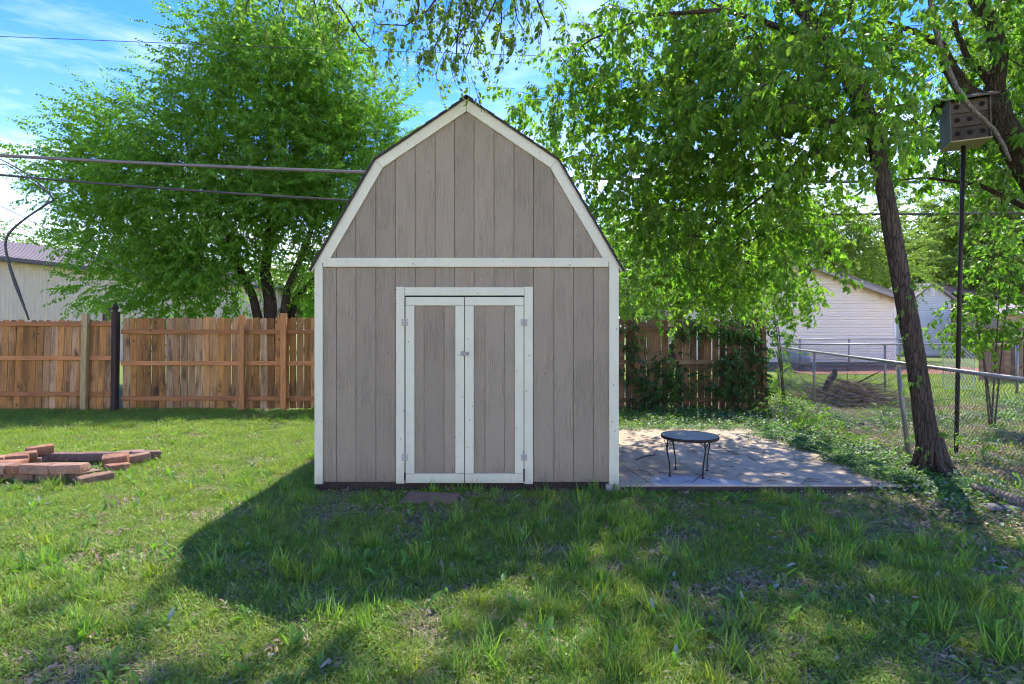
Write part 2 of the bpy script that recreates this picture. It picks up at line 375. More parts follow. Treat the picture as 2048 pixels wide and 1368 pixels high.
# ------------------------------------------------------------------ shed
YS = 5.80                              # face of the siding
shed = thing('garden_shed', (-0.462, 7.4, 0), 'taupe barn-style garden shed with gambrel roof, pale trim and double doors', 'shed')
XL, XR, XC = -2.005, 1.085, -0.462
def X_(px): return (px-1024)/196.9
def Z_(py): return EYE+(665-py)/196.9
EAVE, BRK, PEAK = 2.205, 3.285, 3.90
BX = 0.918
gam = [(XL+0.02, EAVE), (XR-0.02, EAVE), (XC+BX-0.01, BRK), (XC, PEAK-0.02), (XC-BX+0.01, BRK)]
mb = MB(); mb.prism([(XL+0.03, 0.012), (XR-0.03, 0.012), (XR-0.03, EAVE), (XC+BX-0.03, BRK-0.02), (XC, PEAK-0.045), (XC-BX+0.03, BRK-0.02), (XL+0.03, EAVE)], YS+0.006, 9.1)
obj('wall_frame', mb, siding_m, shed)
def clip(poly, a, b, c):
    """keep the side a*x+b*z<=c"""
    o = []
    for i in range(len(poly)):
        p, q = poly[i-1], poly[i]; fp = a*p[0]+b*p[1]-c; fq = a*q[0]+b*q[1]-c
        if (fp <= 0) != (fq <= 0):
            t = fp/(fp-fq); o.append((p[0]+(q[0]-p[0])*t, p[1]+(q[1]-p[1])*t))
        if fq <= 0: o.append(q)
    return o
grooves = [X_(p) for p in (634, 672, 711, 751, 790, 830, 870, 909, 948, 988, 1028, 1067, 1108, 1147, 1187, 1232)]
g = 0.0028
for i in range(15):
    x0, x1 = grooves[i]+g, grooves[i+1]-g
    dx0, dx1 = X_(800), X_(1058)
    z0 = 0.02
    # lower course, cut round the doorway
    segs = [(x0, x1, z0)]
    if x1 > dx0 and x0 < dx1:
        segs = []
        if x0 < dx0: segs.append((x0, dx0, z0)); segs.append((dx0, x1, Z_(590)))
        elif x1 > dx1: segs.append((dx1, x1, z0)); segs.append((x0, dx1, Z_(590)))
        else: segs.append((x0, x1, Z_(590)))
    mb = MB()
    for a, b, z in segs: mb.prism([(a, z), (b, z), (b, 2.25), (a, 2.25)], YS-0.004, YS+0.012, 0.002)
    obj('siding_board', mb, siding_m, shed)
    poly = [(x0, 2.26), (x1, 2.26), (x1, 5), (x0, 5)]
    for (p, q) in (((XR-0.02, EAVE), (XC+BX-0.01, BRK)), ((XC+BX-0.01, BRK), (XC, PEAK-0.02)), ((XC, PEAK-0.02), (XC-BX+0.01, BRK)), ((XC-BX+0.01, BRK), (XL+0.02, EAVE))):
        dx, dz = q[0]-p[0], q[1]-p[1]; a, b = dz, -dx
        poly = clip(poly, a, b, a*p[0]+b*p[1])
        if len(poly) < 3: break
    if len(poly) >= 3:
        # drop doubled corners
        pl = [p for k_, p in enumerate(poly) if (Vector(p)-Vector(poly[k_-1])).length > 0.004]
        if len(pl) >= 3: obj('siding_board', MB().prism(pl, YS-0.008, YS+0.012, 0.002), siding_m, shed)
TY = YS-0.026
def trim(name, poly, y0=TY, y1=YS+0.004, parent=None, m=trim_m, c=0.003):
    return obj(name, MB().prism(poly, y0, y1, c), m, parent or shed)
def rect(px0, px1, py0, py1): return [(X_(px0), Z_(py1)), (X_(px1), Z_(py1)), (X_(px1), Z_(py0)), (X_(px0), Z_(py0))]
trim('corner_board', [(XL, 0.0), (X_(645.5), 0.0), (X_(645.5), Z_(519)), (XL, Z_(537))])
trim('corner_board', [(X_(1218.5), -0.012), (XR, -0.012), (XR, Z_(537)), (X_(1218.5), Z_(519))])
trim('band_board', rect(647, 1217, 516, 534), TY-0.003)
# rake boards, four, mitred
W = 0.090
oL, oR = [(XL, Z_(536)), (XC-BX, 3.275), (XC, 3.895)], [(XR, Z_(536)), (XC+BX, 3.275), (XC, 3.895)]
def offset(p, q, w):
    d = (Vector(q)-Vector(p)).normalized(); return Vector((-d.y, d.x))*w
def line_int(p, d, q, e):
    t = ((q.x-p.x)*e.y-(q.y-p.y)*e.x)/(d.x*e.y-d.y*e.x); return p+d*t
def rakes(o, sgn):
    a, b, c = (Vector(x) for x in o)
    d1, d2 = (b-a).normalized(), (c-b).normalized()
    n1, n2 = Vector((d1.y, -d1.x))*sgn*W, Vector((d2.y, -d2.x))*sgn*W
    ib = line_int(a+n1, d1, b+n2, d2); ic = line_int(b+n2, d2, Vector((XC, 0)), Vector((0, 1)))
    ia = line_int(a+n1, d1, Vector((0, Z_(517))), Vector((1, 0)))
    gap = 0.0015*sgn
    p1 = [tuple(a), tuple(ia), tuple(ib), tuple(b)] 
    p2 = [(b.x, b.y+0.002), (ib.x, ib.y+0.002), (ic.x-gap, ic.y), (c.x-gap, c.y)]
    if sgn < 0: p1, p2 = p1[::-1], p2[::-1]
    trim('rake_board', p1, TY-0.002); trim('rake_board', p2, TY-0.002)
rakes(oL, 1); rakes(oR, -1)
# thin shadow board behind the rakes and the roof itself
def roofseg(p, q, t0, t1, y0, y1, sgn):
    p, q = Vector(p), Vector(q); d = (q-p).normalized(); n = Vector((-d.y, d.x))*sgn
    poly = [tuple(p+n*t0), tuple(q+n*t0), tuple(q+n*t1), tuple(p+n*t1)]
    return poly if sgn > 0 else poly[::-1]
for o, sg in ((oL, 1), (oR, -1)):
    for k_ in (0, 1):
        p, q = Vector(o[k_]), Vector(o[k_+1])
        if k_ == 0: p = p-(q-p).normalized()*0.045
        obj('fascia_strip', MB().prism(roofseg(p, q, 0.0015, 0.016, 0, 0, sg), TY+0.004, 9.14), trim_m, shed)
        mb = MB(); mb.prism(roofseg(p, q, 0.017, 0.028, 0, 0, sg), TY-0.020, 9.16)
        d = (q-p); L = d.length; nr = max(2, int(L/0.14)); d = d/L; n = Vector((-d.y, d.x))*sg
        for r in range(nr):     # shingle courses, each butt edge standing proud
            a0 = p+d*(r*L/nr-0.004); b0 = p+d*((r+1)*L/nr)
            pl = [tuple(a0+n*0.0285), tuple(b0+n*0.0285), tuple(b0+n*0.031), tuple(a0+n*0.038)]
            if sg < 0: pl = pl[::-1]
            mb.prism(pl, TY-0.024-random.uniform(0,0.004), 9.165)
        obj('roof_slope', mb, shingle, shed)
obj('ridge_cap', MB().prism([(XC-0.07, 3.895), (XC, 3.936), (XC+0.07, 3.893), (XC+0.07, 3.903), (XC, 3.946), (XC-0.07, 3.903), (XC-0.07, 3.893)][1:], TY-0.030, 9.17), shingle, shed)
# door casing
trim('door_casing', rect(792, 809, 573.5, 967)); trim('door_casing', rect(1048.5, 1066, 573.5, 968)); trim('door_casing', rect(809.5, 1048, 574.5, 591), TY+0.002)
obj('door_recess', MB().box(X_(809), X_(1049), YS-0.002, YS+0.008, 0.01, Z_(590)), black_m, shed)
obj('sill_beam', MB().cbox(XL+0.02, 0.94, YS+0.002, YS+0.09, -0.12, 0.016, 0.004), black_wood, shed)
obj('sill_beam', MB().cbox(0.96, XR-0.02, YS+0.002, YS+0.09, 0.001, 0.016, 0.004), black_wood, shed)
hinge_m = m_plain('worn_painted_hinge', (0.42, 0.41, 0.34), 0.5, 0.6, 60)
def door(x0, x1, gr, hx, sgn):
    dr = obj('door', MB().box(X_(x0), X_(x1), YS-0.010, YS-0.004, Z_(964), Z_(594)), siding_m, shed)
    pieces = sorted([x0+17]+gr+[x1-17])
    for a, b in zip(pieces[:-1], pieces[1:]):
        obj('panel_board', MB().prism([(X_(a)+g, Z_(948)), (X_(b)-g, Z_(948)), (X_(b)-g, Z_(611)), (X_(a)+g, Z_(611))], YS-0.0165, YS-0.009, 0.002), siding_m, dr)
    f = TY-0.008
    trim('stile', rect(x0, x0+17.6, 611.6, 946.6), f, YS-0.009, dr); trim('stile', rect(x1-17.6, x1, 611.6, 946.6), f, YS-0.009, dr)
    trim('door_rail', rect(x0, x1, 594.2, 611.2), f+0.001, YS-0.009, dr); trim('door_rail', rect(x0, x1, 947, 965.5), f+0.001, YS-0.009, dr)
    for py in (645, 914):
        hg = obj('hinge', MB().cbox(X_(hx-6.5), X_(hx-0.8), f-0.004, f+0.0005, Z_(py+7), Z_(py-7), 0.0008).cbox(X_(hx+0.8), X_(hx+6.5), f-0.004, TY-0.0005, Z_(py+7), Z_(py-7), 0.0008), hinge_m, dr)
        obj('hinge_pin', MB().tube([(X_(hx), f-0.005, Z_(py+7.5)), (X_(hx), f-0.005, Z_(py-7.5))], 0.0045, 8), galv, dr)
        sc = MB()
        for ox in (-4.3, 4.3):
            for oz in (-4.5, 0, 4.5): sc.tube([(X_(hx+ox), f-0.006, Z_(py+oz)), (X_(hx+ox), f-0.0035, Z_(py+oz))], 0.0032, 6)
        obj('screw_head', sc, iron, dr, kind='stuff')
    return dr
dl = door(811.5, 928.6, [848, 888], 810.3, 1); drr = door(930, 1047.3, [970, 1009], 1048, -1)
fy = TY-0.008
obj('gap_notch', MB().box(X_(809), X_(812), fy-0.001, fy+0.003, Z_(960), Z_(945)), black_m, shed)
obj('gap_notch', MB().box(X_(1046.4), X_(1049.4), fy-0.001, fy+0.003, Z_(962), Z_(937)), black_m, shed)
hb = obj('hasp', MB().cbox(X_(921), X_(928), fy-0.004, fy-0.0004, Z_(712), Z_(702.5), 0.0008).cbox(X_(926), X_(938.5), fy-0.012, fy-0.008, Z_(711), Z_(703.5), 0.001), galv, shed)
obj('staple', MB().tube([(X_(933), fy, Z_(707)), (X_(933), fy-0.028, Z_(707)), (X_(936), fy-0.028, Z_(707)), (X_(936), fy, Z_(707))], 0.003, 6), iron, hb)
obj('hasp_knuckle', MB().tube([(X_(927.5), fy-0.007, Z_(712)), (X_(927.5), fy-0.007, Z_(702.5))], 0.004, 6), iron, hb)
# worn stepping slab before the doors
st = obj('stepping_stone', MB().cbox(-0.26, 0.26, -0.17, 0.17, -0.03, 0.03, 0.008, Matrix.Rotation(R(-5), 4, 'Z')), m_plain('worn_red_brown_stone', (0.19, 0.115, 0.07), 0.4, 0.9, 14))
st.location = ((862-1024)/F*5.48, 5.46, -0.068); tag(st, 'flat reddish stepping stone sunk in the soil before the shed doors', 'stepping stone')

# ------------------------------------------------------------------ wooden fences
FY = 11.5
def picket_mesh(name, mat, h, wdt=0.138, lean=0.0, ear=0.03):
    w2 = wdt/2
    poly = [(-w2, 0), (w2, 0), (w2, h-ear), (w2-ear, h), (-w2+ear, h), (-w2, h-ear)]
    n = 3; m = MB()
    m.prism(poly, -0.008, 0.008, 0.0015)
    return m.mesh(name, mat)
pk = [picket_mesh('picket', cedar, 1.83+d, w_) for d, w_ in ((0, 0.138), (0.012, 0.134), (-0.012, 0.139), (0.004, 0.130))]
pk_old = [picket_mesh('picket', old_wood, 1.82+d, w_) for d, w_ in ((0, 0.138), (0.03, 0.130), (-0.04, 0.136), (0.01, 0.122))]
def fence_run(label, group, x0, x1, z0, lean, rails, posts, meshes, railm, y=FY, gap=0.006, skip=(), rslope=0.0, zs=0.0):
    root = thing('wooden_fence', ((x0+x1)/2, y, z0), label, 'fence', group)
    x = x0+0.07
    while x < x1-0.05:
        if not any(a < x < b for a, b in skip):
            inst('picket', random.choice(meshes), root, (x+lean*0.0, y+0.03+random.uniform(-0.002, 0.002), z0+random.uniform(-0.012, 0.012)+zs*(x-x0)), (random.uniform(-0.004, 0.004), lean+random.uniform(-0.006, 0.006), random.uniform(-0.01, 0.01)))
        x += 0.1385+gap+random.uniform(-0.002, 0.004)
    for zr in rails:
        mb = MB().cbox(x0, x1, y-0.021, y+0.0195, zr-0.044, zr+0.044, 0.004)
        mb.v = [(v[0], v[1], v[2]+rslope*(v[0]-x0)) for v in mb.v]
        obj('rail', mb, railm, root)
    return root
def z_at(py, Y=FY): return EYE+(665-py)/F*Y
def x_at(px, Y=FY): return (px-1024)/F*Y
# left run (pickets leaning), middle run, old right run
fl = fence_run('orange-brown cedar picket fence section, leftmost, with pickets leaning to the left', None, -13.2, x_at(227), z_at(822), R(2.6), [z_at(648), z_at(716), z_at(788)], [], pk, cedar_rail, gap=0.001)
fm = fence_run('orange-brown cedar fence section with upright pickets between black post and shed', None, x_at(243), 0.2, z_at(817), 0.0, [z_at(663.5), z_at(726.5), z_at(797)], [], pk, cedar_rail, gap=0.008)
fr = fence_run('old dark brown picket fence with a missing picket, overgrown with vines right of shed', None, 0.25, x_at(1528), z_at(820), 0.0, [z_at(657), z_at(724), z_at(800)], [], pk_old, old_rail, gap=0.007, skip=((x_at(1330), x_at(1345)),))
def post(parent, px0, px1, py0, py1, mat, y0, tilt=0.0, name='post', c=0.006):
    sd = abs(px0-1024)*0.09/11.4
    if px0 < 1024: px1 -= sd
    else: px0 += sd
    xa, xb = x_at(px0), x_at(px1); wd = xb-xa
    mb = MB().cbox(xa, xb, y0-0.09, y0, z_at(py1), z_at(py0), c)
    zb = z_at(py1)
    mb.v = [(v[0]+(v[2]-zb)*tilt, v[1], v[2]) for v in mb.v]
    return obj(name, mb, mat, parent)
post(fl, 167, 185, 628, 829, pt_wood, FY-0.023, 0.02); fl.children[-1]['label'] = 'newer pale greenish post'
post(fm, 482.5, 497, 630, 824, cedar_post, FY-0.023, 0); post(fm, 564.5, 579.5, 627, 822, cedar_post, FY-0.023)
post(fm, 760, 775, 630, 822, cedar_post, FY-0.023); post(fm, 950, 965, 630, 822, cedar_post, FY-0.023)
post(fl, -70, -56, 628, 829, cedar_post, FY-0.023)
post(fr, 1265, 1278, 636, 822, old_wood, FY-0.023)
pe = post(fr, 1519, 1532, 652, 822, old_wood, FY-0.023, -0.03)
# black post with pointed finial
bp = thing('fence_post', (x_at(235), FY-0.03, -0.05), 'blackened old fence post with a pointed finial between the cedar sections', 'post')
mb = MB().cbox(x_at(227), x_at(237), FY-0.10, FY+0.03, z_at(824), z_at(624), 0.008)
mb.v = [(v[0]+(v[2])*0.012, v[1], v[2]) for v in mb.v]
obj('shaft', mb, black_wood, bp)
cx = x_at(232)+0.02; cy = FY-0.042
def lathe(prof, cx, cy, n=10):
    vs_ = []; fs = []
    for r, z in prof:
        for k_ in range(n): t = 2*math.pi*(k_+0.5)/n; vs_.append((cx+r*math.cos(t), cy+r*math.sin(t), z))
    for i in range(len(prof)-1):
        for k_ in range(n): fs.append((i*n+k_, i*n+(k_+1) % n, (i+1)*n+(k_+1) % n, (i+1)*n+k_))
    fs.append(tuple(range(n-1, -1, -1))); fs.append(tuple((len(prof)-1)*n+k_ for k_ in range(n)))
    return MB().add(vs_, fs)
zt = z_at(624)
obj('finial', lathe([(0.045, zt), (0.045, zt+0.02), (0.03, zt+0.03), (0.055, zt+0.05), (0.062, zt+0.075), (0.045, zt+0.11), (0.03, zt+0.15), (0.004, zt+0.19)], cx, cy, 4), black_wood, bp)

# ------------------------------------------------------------------ chain link fences
def chain_link(name_label, pts, h, posts, rail_r=0.021, zbase=0.0, pitch=0.06, group=None, wire=0.003, mat=galv_dark, railm=galv, lean=None):
    """pts: polyline (x,y); posts: list of (x,y,tilt)"""
    root = thing('chain_link_fence', (pts[0][0], pts[0][1], zbase), name_label, 'fence', group)
    mb = MB()
    P_ = [Vector((p[0], p[1])) for p in pts]
    cum = [0]
    for a, b in zip(P_[:-1], P_[1:]): cum.append(cum[-1]+(b-a).length)
    def at(s):
        for i in range(len(P_)-1):
            if s <= cum[i+1] or i == len(P_)-2:
                t = (s-cum[i])/(cum[i+1]-cum[i]); return P_[i].lerp(P_[i+1], t), (P_[i+1]-P_[i]).normalized()
    n = int(cum[-1]/pitch); nz = int(h/pitch)
    for i in range(n):
        prs = []
        for j in range(nz+1):
            s = (i+(j % 2))*pitch + 0.0
            q, d = at(min(s, cum[-1])); nn = Vector((-d.y, d.x))*(0.002 if j % 2 else -0.002)
            prs.append((q.x+nn.x, q.y+nn.y, zbase+0.02+j*pitch*(h-0.03)/(nz*pitch)))
        mb.tube(prs, wire, 3, cap=False)
    obj('wire_mesh', mb, mat, root, kind='stuff')
    for a, b in zip(pts[:-1], pts[1:]):
        obj('top_rail', MB().tube([(a[0], a[1], zbase+h), (b[0], b[1], zbase+h)], rail_r, 8), railm, root, smooth=True)
    for (x, y, tx, hh) in posts:
        o = obj('post', MB().tube([(x-tx*hh, y, zbase-0.1), (x, y, zbase+hh)], 0.029, 8), railm, root, smooth=True)
        cz = zbase+hh
        obj('cap', lathe([(0.033, cz-0.04), (0.034, cz+0.0), (0.026, cz+0.02), (0.008, cz+0.032)], x, y, 8), railm, o)
    return root
def cl(y): return 3.01+0.278*y
chain_link('grey chain-link fence with slanting top rail running past the leaning tree', [(cl(3.0), 3.0), (cl(15.8), 15.8)], 1.14,
           [(cl(7.53), 7.53, -0.13, 1.12), (cl(11.9), 11.9, 0, 1.13), (cl(15.8), 15.8, 0, 1.14), (cl(3.0), 3.0, 0, 1.14)])
Y2 = 14.2
chain_link('chain-link fence crossing behind the leaning tree, parallel to the houses', [(x_at(1560, Y2), Y2), (x_at(2032, Y2), Y2)], 1.25,
           [(x_at(1770, Y2), Y2, 0, 1.24), (x_at(2034, Y2), Y2, 0, 1.27)], pitch=0.07)
# gate at the right with white slats
Y3 = 15.0
gate = thing('chain_link_gate', (x_at(1917, Y3), Y3, 0), 'chain-link gate with pale diagonal slats behind the bird house pole', 'gate')
obj('gate_frame', MB().tube([(x_at(1887, Y3), Y3, 0.06), (x_at(1887, Y3), Y3, 1.2), (x_at(1949, Y3), Y3, 1.2), (x_at(1949, Y3), Y3, 0.06), (x_at(1887, Y3), Y3, 0.06)], 0.018, 6), m_plain('green_white_pipe', (0.38, 0.5, 0.38), 0.15, 0.5), gate)
pale = m_plain('pale_plastic_slat', (0.5, 0.5, 0.47), 0.1, 0.6)
sl_me = MB().box(-0.38, 0.38, -0.004, 0.004, -0.011, 0.011).mesh('slat', pale)
for i in range(19):
    t = i/18.0; cxg = x_at(1918, Y3); L = 1.0
    # 45-degree slats clipped to the frame
    s = -0.9+1.8*t; xw, zw0, zw1 = 0.37, 0.10, 1.17
    pts = []
    for zz in (zw0, zw1):
        xx = s-(zz-0.635)
        if abs(xx) <= xw: pts.append((xx, zz))
    for xx in (-xw, xw):
        zz = 0.635+(s-xx)
        if zw0 < zz < zw1: pts.append((xx, zz))
    if len(pts) >= 2:
        (xa, za), (xb, zb) = pts[0], pts[1]; ln = math.hypot(xb-xa, zb-za)
        if ln > 0.1: inst('slat', sl_me, gate, (cxg+(xa+xb)/2, Y3, (za+zb)/2), (0, -math.atan2(zb-za, xb-xa), 0), (ln/0.76, 1, 1))
chain_link('far chain-link fence in front of the white sided house', [(x_at(1540, 23), 23), (x_at(1850, 23), 23)], 1.28, [(x_at(1698, 23), 23, 0, 1.28), (x_at(1600, 23), 23, 0, 1.28), (x_at(1800, 23), 23, 0, 1.28)], pitch=0.09, wire=0.004)
# brown board fence far right
bf = thing('wooden_fence', (x_at(2010, 18), 18, 0), 'dark brown board fence behind the gate at the far right', 'fence')
bpm = picket_mesh('board', old_wood, 1.75, 0.19)
for i in range(14): inst('board', bpm, bf, (x_at(1957, 18)+0.1+i*0.2, 18+random.uniform(-0.004, 0.004), -0.05), (0, random.uniform(-0.01, 0.01), 0))
obj('rail', MB().box(x_at(1957, 18), x_at(1957, 18)+2.8, 17.94, 17.98, 0.4, 0.48), old_rail, bf); obj('rail', MB().box(x_at(1957, 18), x_at(1957, 18)+2.8, 17.94, 17.98, 1.3, 1.38), old_rail, bf)

# ------------------------------------------------------------------ buildings
barn = thing('metal_barn', (-22, 30, 0), 'beige ribbed metal barn with a brown metal roof behind the left fence', 'barn')
k = NT('beige_metal_panel', 0.6, 0.4); k.col(k.mix(k.noise(k.vec((1, 1, 0.2)), 1.2, 4), (0.62, 0.51, 0.39), (0.70, 0.59, 0.45))); beige = k.m
roofmetal = m_plain('brown_metal_roof', (0.27, 0.215, 0.165), 0.12, 0.5, 2)
B0 = Vector((-0.8999*26, 26)); bd = Vector((0.29, 1)).normalized(); bn = Vector((-1, 0.29)).normalized()
L0, L1 = -8.0, 20.0; EH = 4.95
def bpnt(s, o, z): q = B0+bd*s+bn*o; return (q.x, q.y, z)
mb = MB(); n = int((L1-L0)/0.16)
prof = []
for i in range(n):
    s = L0+i*0.16; prof += [(s, 0.0), (s+0.10, 0.0), (s+0.115, -0.035), (s+0.145, -0.035)]
vs_ = []
for s, o in prof: vs_.append(bpnt(s, o, -0.1)); vs_.append(bpnt(s, o, EH-0.02))
mb.add(vs_, [(2*i, 2*i+2, 2*i+3, 2*i+1) for i in range(len(prof)-1)])
obj('wall', mb, beige, barn)
mb = MB(); mb.add([bpnt(L1, 0, -0.1), bpnt(L1, 9, -0.1), bpnt(L1, 9, EH), bpnt(L1, 4.9, 6.5), bpnt(L1, 0, EH)], [(0, 1, 2, 3, 4)]); obj('end_wall', mb, beige, barn)
RW, RZ = 5.0, 6.45
vs_ = []; prof = []
n = int((L1+0.4-L0)/0.3)
for i in range(n):
    s = L0+i*0.3; prof += [(s, 0.0), (s+0.22, 0.0), (s+0.24, 0.03), (s+0.28, 0.03)]
for s, dz in prof: vs_.append(bpnt(s, -0.35, EH+0.02+dz)); vs_.append(bpnt(s, RW, RZ+dz))
mb = MB().add(vs_, [(2*i, 2*i+2, 2*i+3, 2*i+1) for i in range(len(prof)-1)])
mb.add([bpnt(L0, RW, RZ), bpnt(L1+.4, RW, RZ), bpnt(L1+.4, 2*RW+0.3, EH), bpnt(L0, 2*RW+.3, EH)], [(0, 1, 2, 3)])
obj('roof', mb, roofmetal, barn)
vs_ = [bpnt(s, o, z) for s in (L0, L1+0.4) for (o, z) in ((-0.36, EH+0.01), (-0.47, EH+0.03), (-0.49, EH-0.15), (-0.36, EH-0.17))]
obj('gutter', MB().add(vs_, [(0, 1, 5, 4), (1, 2, 6, 5), (2, 3, 7, 6), (3, 0, 4, 7)]), m_plain('dark_gutter', (0.06, 0.055, 0.055), 0.2, 0.6), barn)
def sol(px):  # distance along the barn wall seen at photo column px
    t = (px-1024)/F; return (t*B0.y-B0.x)/(bd.x-t*bd.y)
sa, sb = sol(205), sol(228)
mb = MB(); mb.add([bpnt(s, o, z) for s in (sa, sb) for o in (-0.04, -0.10) for z in (-0.1, 2.95)], [(2, 6, 7, 3), (0, 2, 3, 1), (4, 5, 7, 6), (1, 3, 7, 5)])
obj('door', mb, m_plain('dark_brown_door', (0.11, 0.06, 0.045), 0.2, 0.6), barn)

vinyl = NT('cream_vinyl_siding', 0.5, 0.35); vinyl.col(vinyl.mix(vinyl.noise(vinyl.vec((0.3, 1, 3)), 1.5, 4), (0.78, 0.71, 0.57), (0.86, 0.79, 0.66))); vinyl = vinyl.m
vinyl_b = m_plain('pale_blue_grey_siding', (0.52, 0.54, 0.57), 0.06, 0.5, 2)
vinyl_y = m_plain('yellow_cream_siding', (0.55, 0.52, 0.36), 0.06, 0.5, 2)
greyroof = m_plain('grey_brown_roof', (0.23, 0.20, 0.19), 0.25, 0.9, 30)
whitep = m_plain('white_trim_paint', (0.75, 0.75, 0.73), 0.05, 0.5)
foundation = m_plain('grey_block_skirting', (0.16, 0.15, 0.145), 0.25, 0.9, 10)
dark_glass = m_plain('dark_window_glass', (0.03, 0.035, 0.04), 0.2, 0.1, 3, 0, 0.6)
def lapwall(x0, x1, y, z0, z1, apex=None, lap=0.12, mat=None, parent=None, name='lap_siding'):
    """sawtooth horizontal siding; apex=(x,z) for a gable"""
    mb = MB(); z = z0
    top = apex[1] if apex else z1
    while z < top-0.01:
        zt = min(z+lap, top)
        def span(zz):
            if zz <= z1 or not apex: return x0, x1
            t = (zz-z1)/(apex[1]-z1); return x0+(apex[0]-x0)*t, x1+(apex[0]-x1)*t
        a0, a1 = span(z); b0, b1 = span(zt)
        mb.add([(a0, y-0.045, z+0.018), (a1, y-0.045, z+0.018), (b1, y-0.01, zt), (b0, y-0.01, zt), (a0, y, z), (a1, y, z), (a0, y-0.01, z), (a1, y-0.01, z)], [(0, 1, 2, 3), (6, 7, 1, 0)])
        z = zt
    return obj(name, mb, mat, parent)
HY = 26.0
hB = thing('white_house', (x_at(1600, HY), HY+4, 0), 'cream-white lap-sided gable house behind the chain-link fences, left of the trunk', 'house')
hx0, hx1 = x_at(1405, HY), x_at(1787, HY); hzE = z_at(594, HY); hax = x_at(1600, HY); haz = z_at(526, HY)
lapwall(hx0, hx1, HY, 0.18, hzE, (hax, haz-0.03), 0.122, vinyl, hB)
obj('wall_core', MB().prism([(hx0, 0.1), (hx1-0.02, 0.1), (hx1-0.02, hzE), (hax, haz-0.06), (hx0, hzE)], HY+0.02, HY+9), vinyl, hB)
obj('foundation', MB().box(hx0+0.02, hx1-0.04, HY-0.01, HY+0.015, -0.1, 0.175), foundation, hB)
obj('corner_post', MB().box(hx1-0.02, hx1+0.10, HY-0.04, HY+0.10, 0.1, hzE-0.05), whitep, hB)
for sx, xe in ((-1, hx0), (1, hx1)):
    q = Vector((xe, hzE)); p = Vector((hax, haz)); d = (q-p).normalized(); e = q+d*0.6; n = Vector((-d.y, d.x))*(1 if sx > 0 else -1)
    if n.y < 0: n = -n
    pl = [tuple(p), tuple(e), tuple(e+n*0.13), tuple(p+n*0.13)]
    obj('roof', MB().prism(pl if sx < 0 else pl, HY-0.45, HY+9.4), greyroof, hB)
    pl = [tuple(p-n*0.16), tuple(e-n*0.16), tuple(e+n*0.0), tuple(p+n*0.0)]
    obj('bargeboard', MB().prism(pl, HY-0.49, HY-0.455), m_plain('tan_grey_bargeboard', (0.33, 0.31, 0.28), 0.1, 0.6), hB)
hC = thing('pale_blue_house', (x_at(1850, 38), 42, 0), 'pale blue-grey sided gable house seen between the trunk and the pole', 'house')
cx0, cx1 = x_at(1826, 38), x_at(1902, 38); czE = z_at(598, 38); cax, caz = x_at(1862, 38), z_at(569, 38)
lapwall(cx0, cx1, 38, 0.0, czE, (cax, caz), 0.15, vinyl_b, hC); 
obj('wall_core', MB().prism([(cx0, -0.1), (cx1, -0.1), (cx1, czE), (cax, caz-0.05), (cx0, czE)], 38.03, 50), vinyl_b, hC)
lapwall(x_at(1780, 39), x_at(1826, 39), 39, 0.0, z_at(624, 39), None, 0.15, vinyl_b, hC, 'side_wing_siding')
obj('wing_roof', MB().add([(x_at(1778, 39), 38.6, z_at(628, 39)), (x_at(1830, 39), 38.6, z_at(628, 39)), (x_at(1830, 39), 45, z_at(606, 39)+0.6), (x_at(1778, 39), 45, z_at(606, 39)+0.6)], [(0, 1, 2, 3)]), greyroof, hC)
for sx, xe in ((-1, cx0), (1, cx1)):
    q = Vector((xe, czE)); p = Vector((cax, caz)); d = (q-p).normalized(); e = q+d*0.3; n = Vector((-d.y, d.x)); n = n if n.y > 0 else -n
    obj('roof', MB().prism([tuple(p), tuple(e), tuple(e+n*0.14), tuple(p+n*0.14)], 37.7, 50), greyroof, hC)
obj('main_roof', MB().add([(cax, 41, caz-0.1), (x_at(1925, 41)+6, 41, z_at(600, 41)), (x_at(1925, 41)+6, 46, z_at(566, 46)), (cax, 46, z_at(566, 46))], [(0, 1, 2, 3)]), m_plain('brown_far_roof', (0.22, 0.15, 0.13), 0.2, 0.9, 20), hC)
vt = obj('gable_vent', MB().box(x_at(1858, 38), x_at(1868, 38), 37.93, 37.97, z_at(592, 38), z_at(577, 38)), whitep, hC)
for i in range(5): obj('louver', MB().box(x_at(1859, 38), x_at(1867, 38), 37.90, 37.93, z_at(591-i*2.7, 38), z_at(589.8-i*2.7, 38)), vinyl_b, vt)
hD = thing('low_house', (x_at(2060, 34), 36, 0), 'low house with a pinkish-grey roof at the far right edge', 'house')
obj('wall', MB().box(x_at(2010, 34), x_at(2160, 34), 34, 40, -0.1, z_at(626, 34)), m_plain('tan_wall', (0.42, 0.33, 0.25), 0.1), hD)
obj('roof', MB().add([(x_at(1985, 33.5), 33.5, z_at(626, 33.5)), (x_at(2170, 33.5), 33.5, z_at(626, 33.5)), (x_at(2170, 37), 37, z_at(598, 37)), (x_at(1995, 37), 37, z_at(598, 37)),
     (x_at(1985, 33.5), 33.5, z_at(630, 33.5)), (x_at(2170, 33.5), 33.5, z_at(630, 33.5))], [(0, 1, 2, 3), (4, 5, 1, 0)]), m_plain('pinkish_grey_roof', (0.33, 0.27, 0.26), 0.15, 0.9, 20), hD)
hE = thing('yellow_sided_house', (x_at(1370, 30), 33, 0), 'yellow-cream sided house end with a white window behind the vine-covered fence', 'house')
lapwall(x_at(1318, 30), x_at(1440, 30), 30, 0.0, z_at(606, 30), None, 0.13, vinyl_y, hE)
obj('wall_core', MB().box(x_at(1318, 30)+0.02, x_at(1440, 30)-0.02, 30.02, 36, -0.1, z_at(606, 30)), vinyl_y, hE)
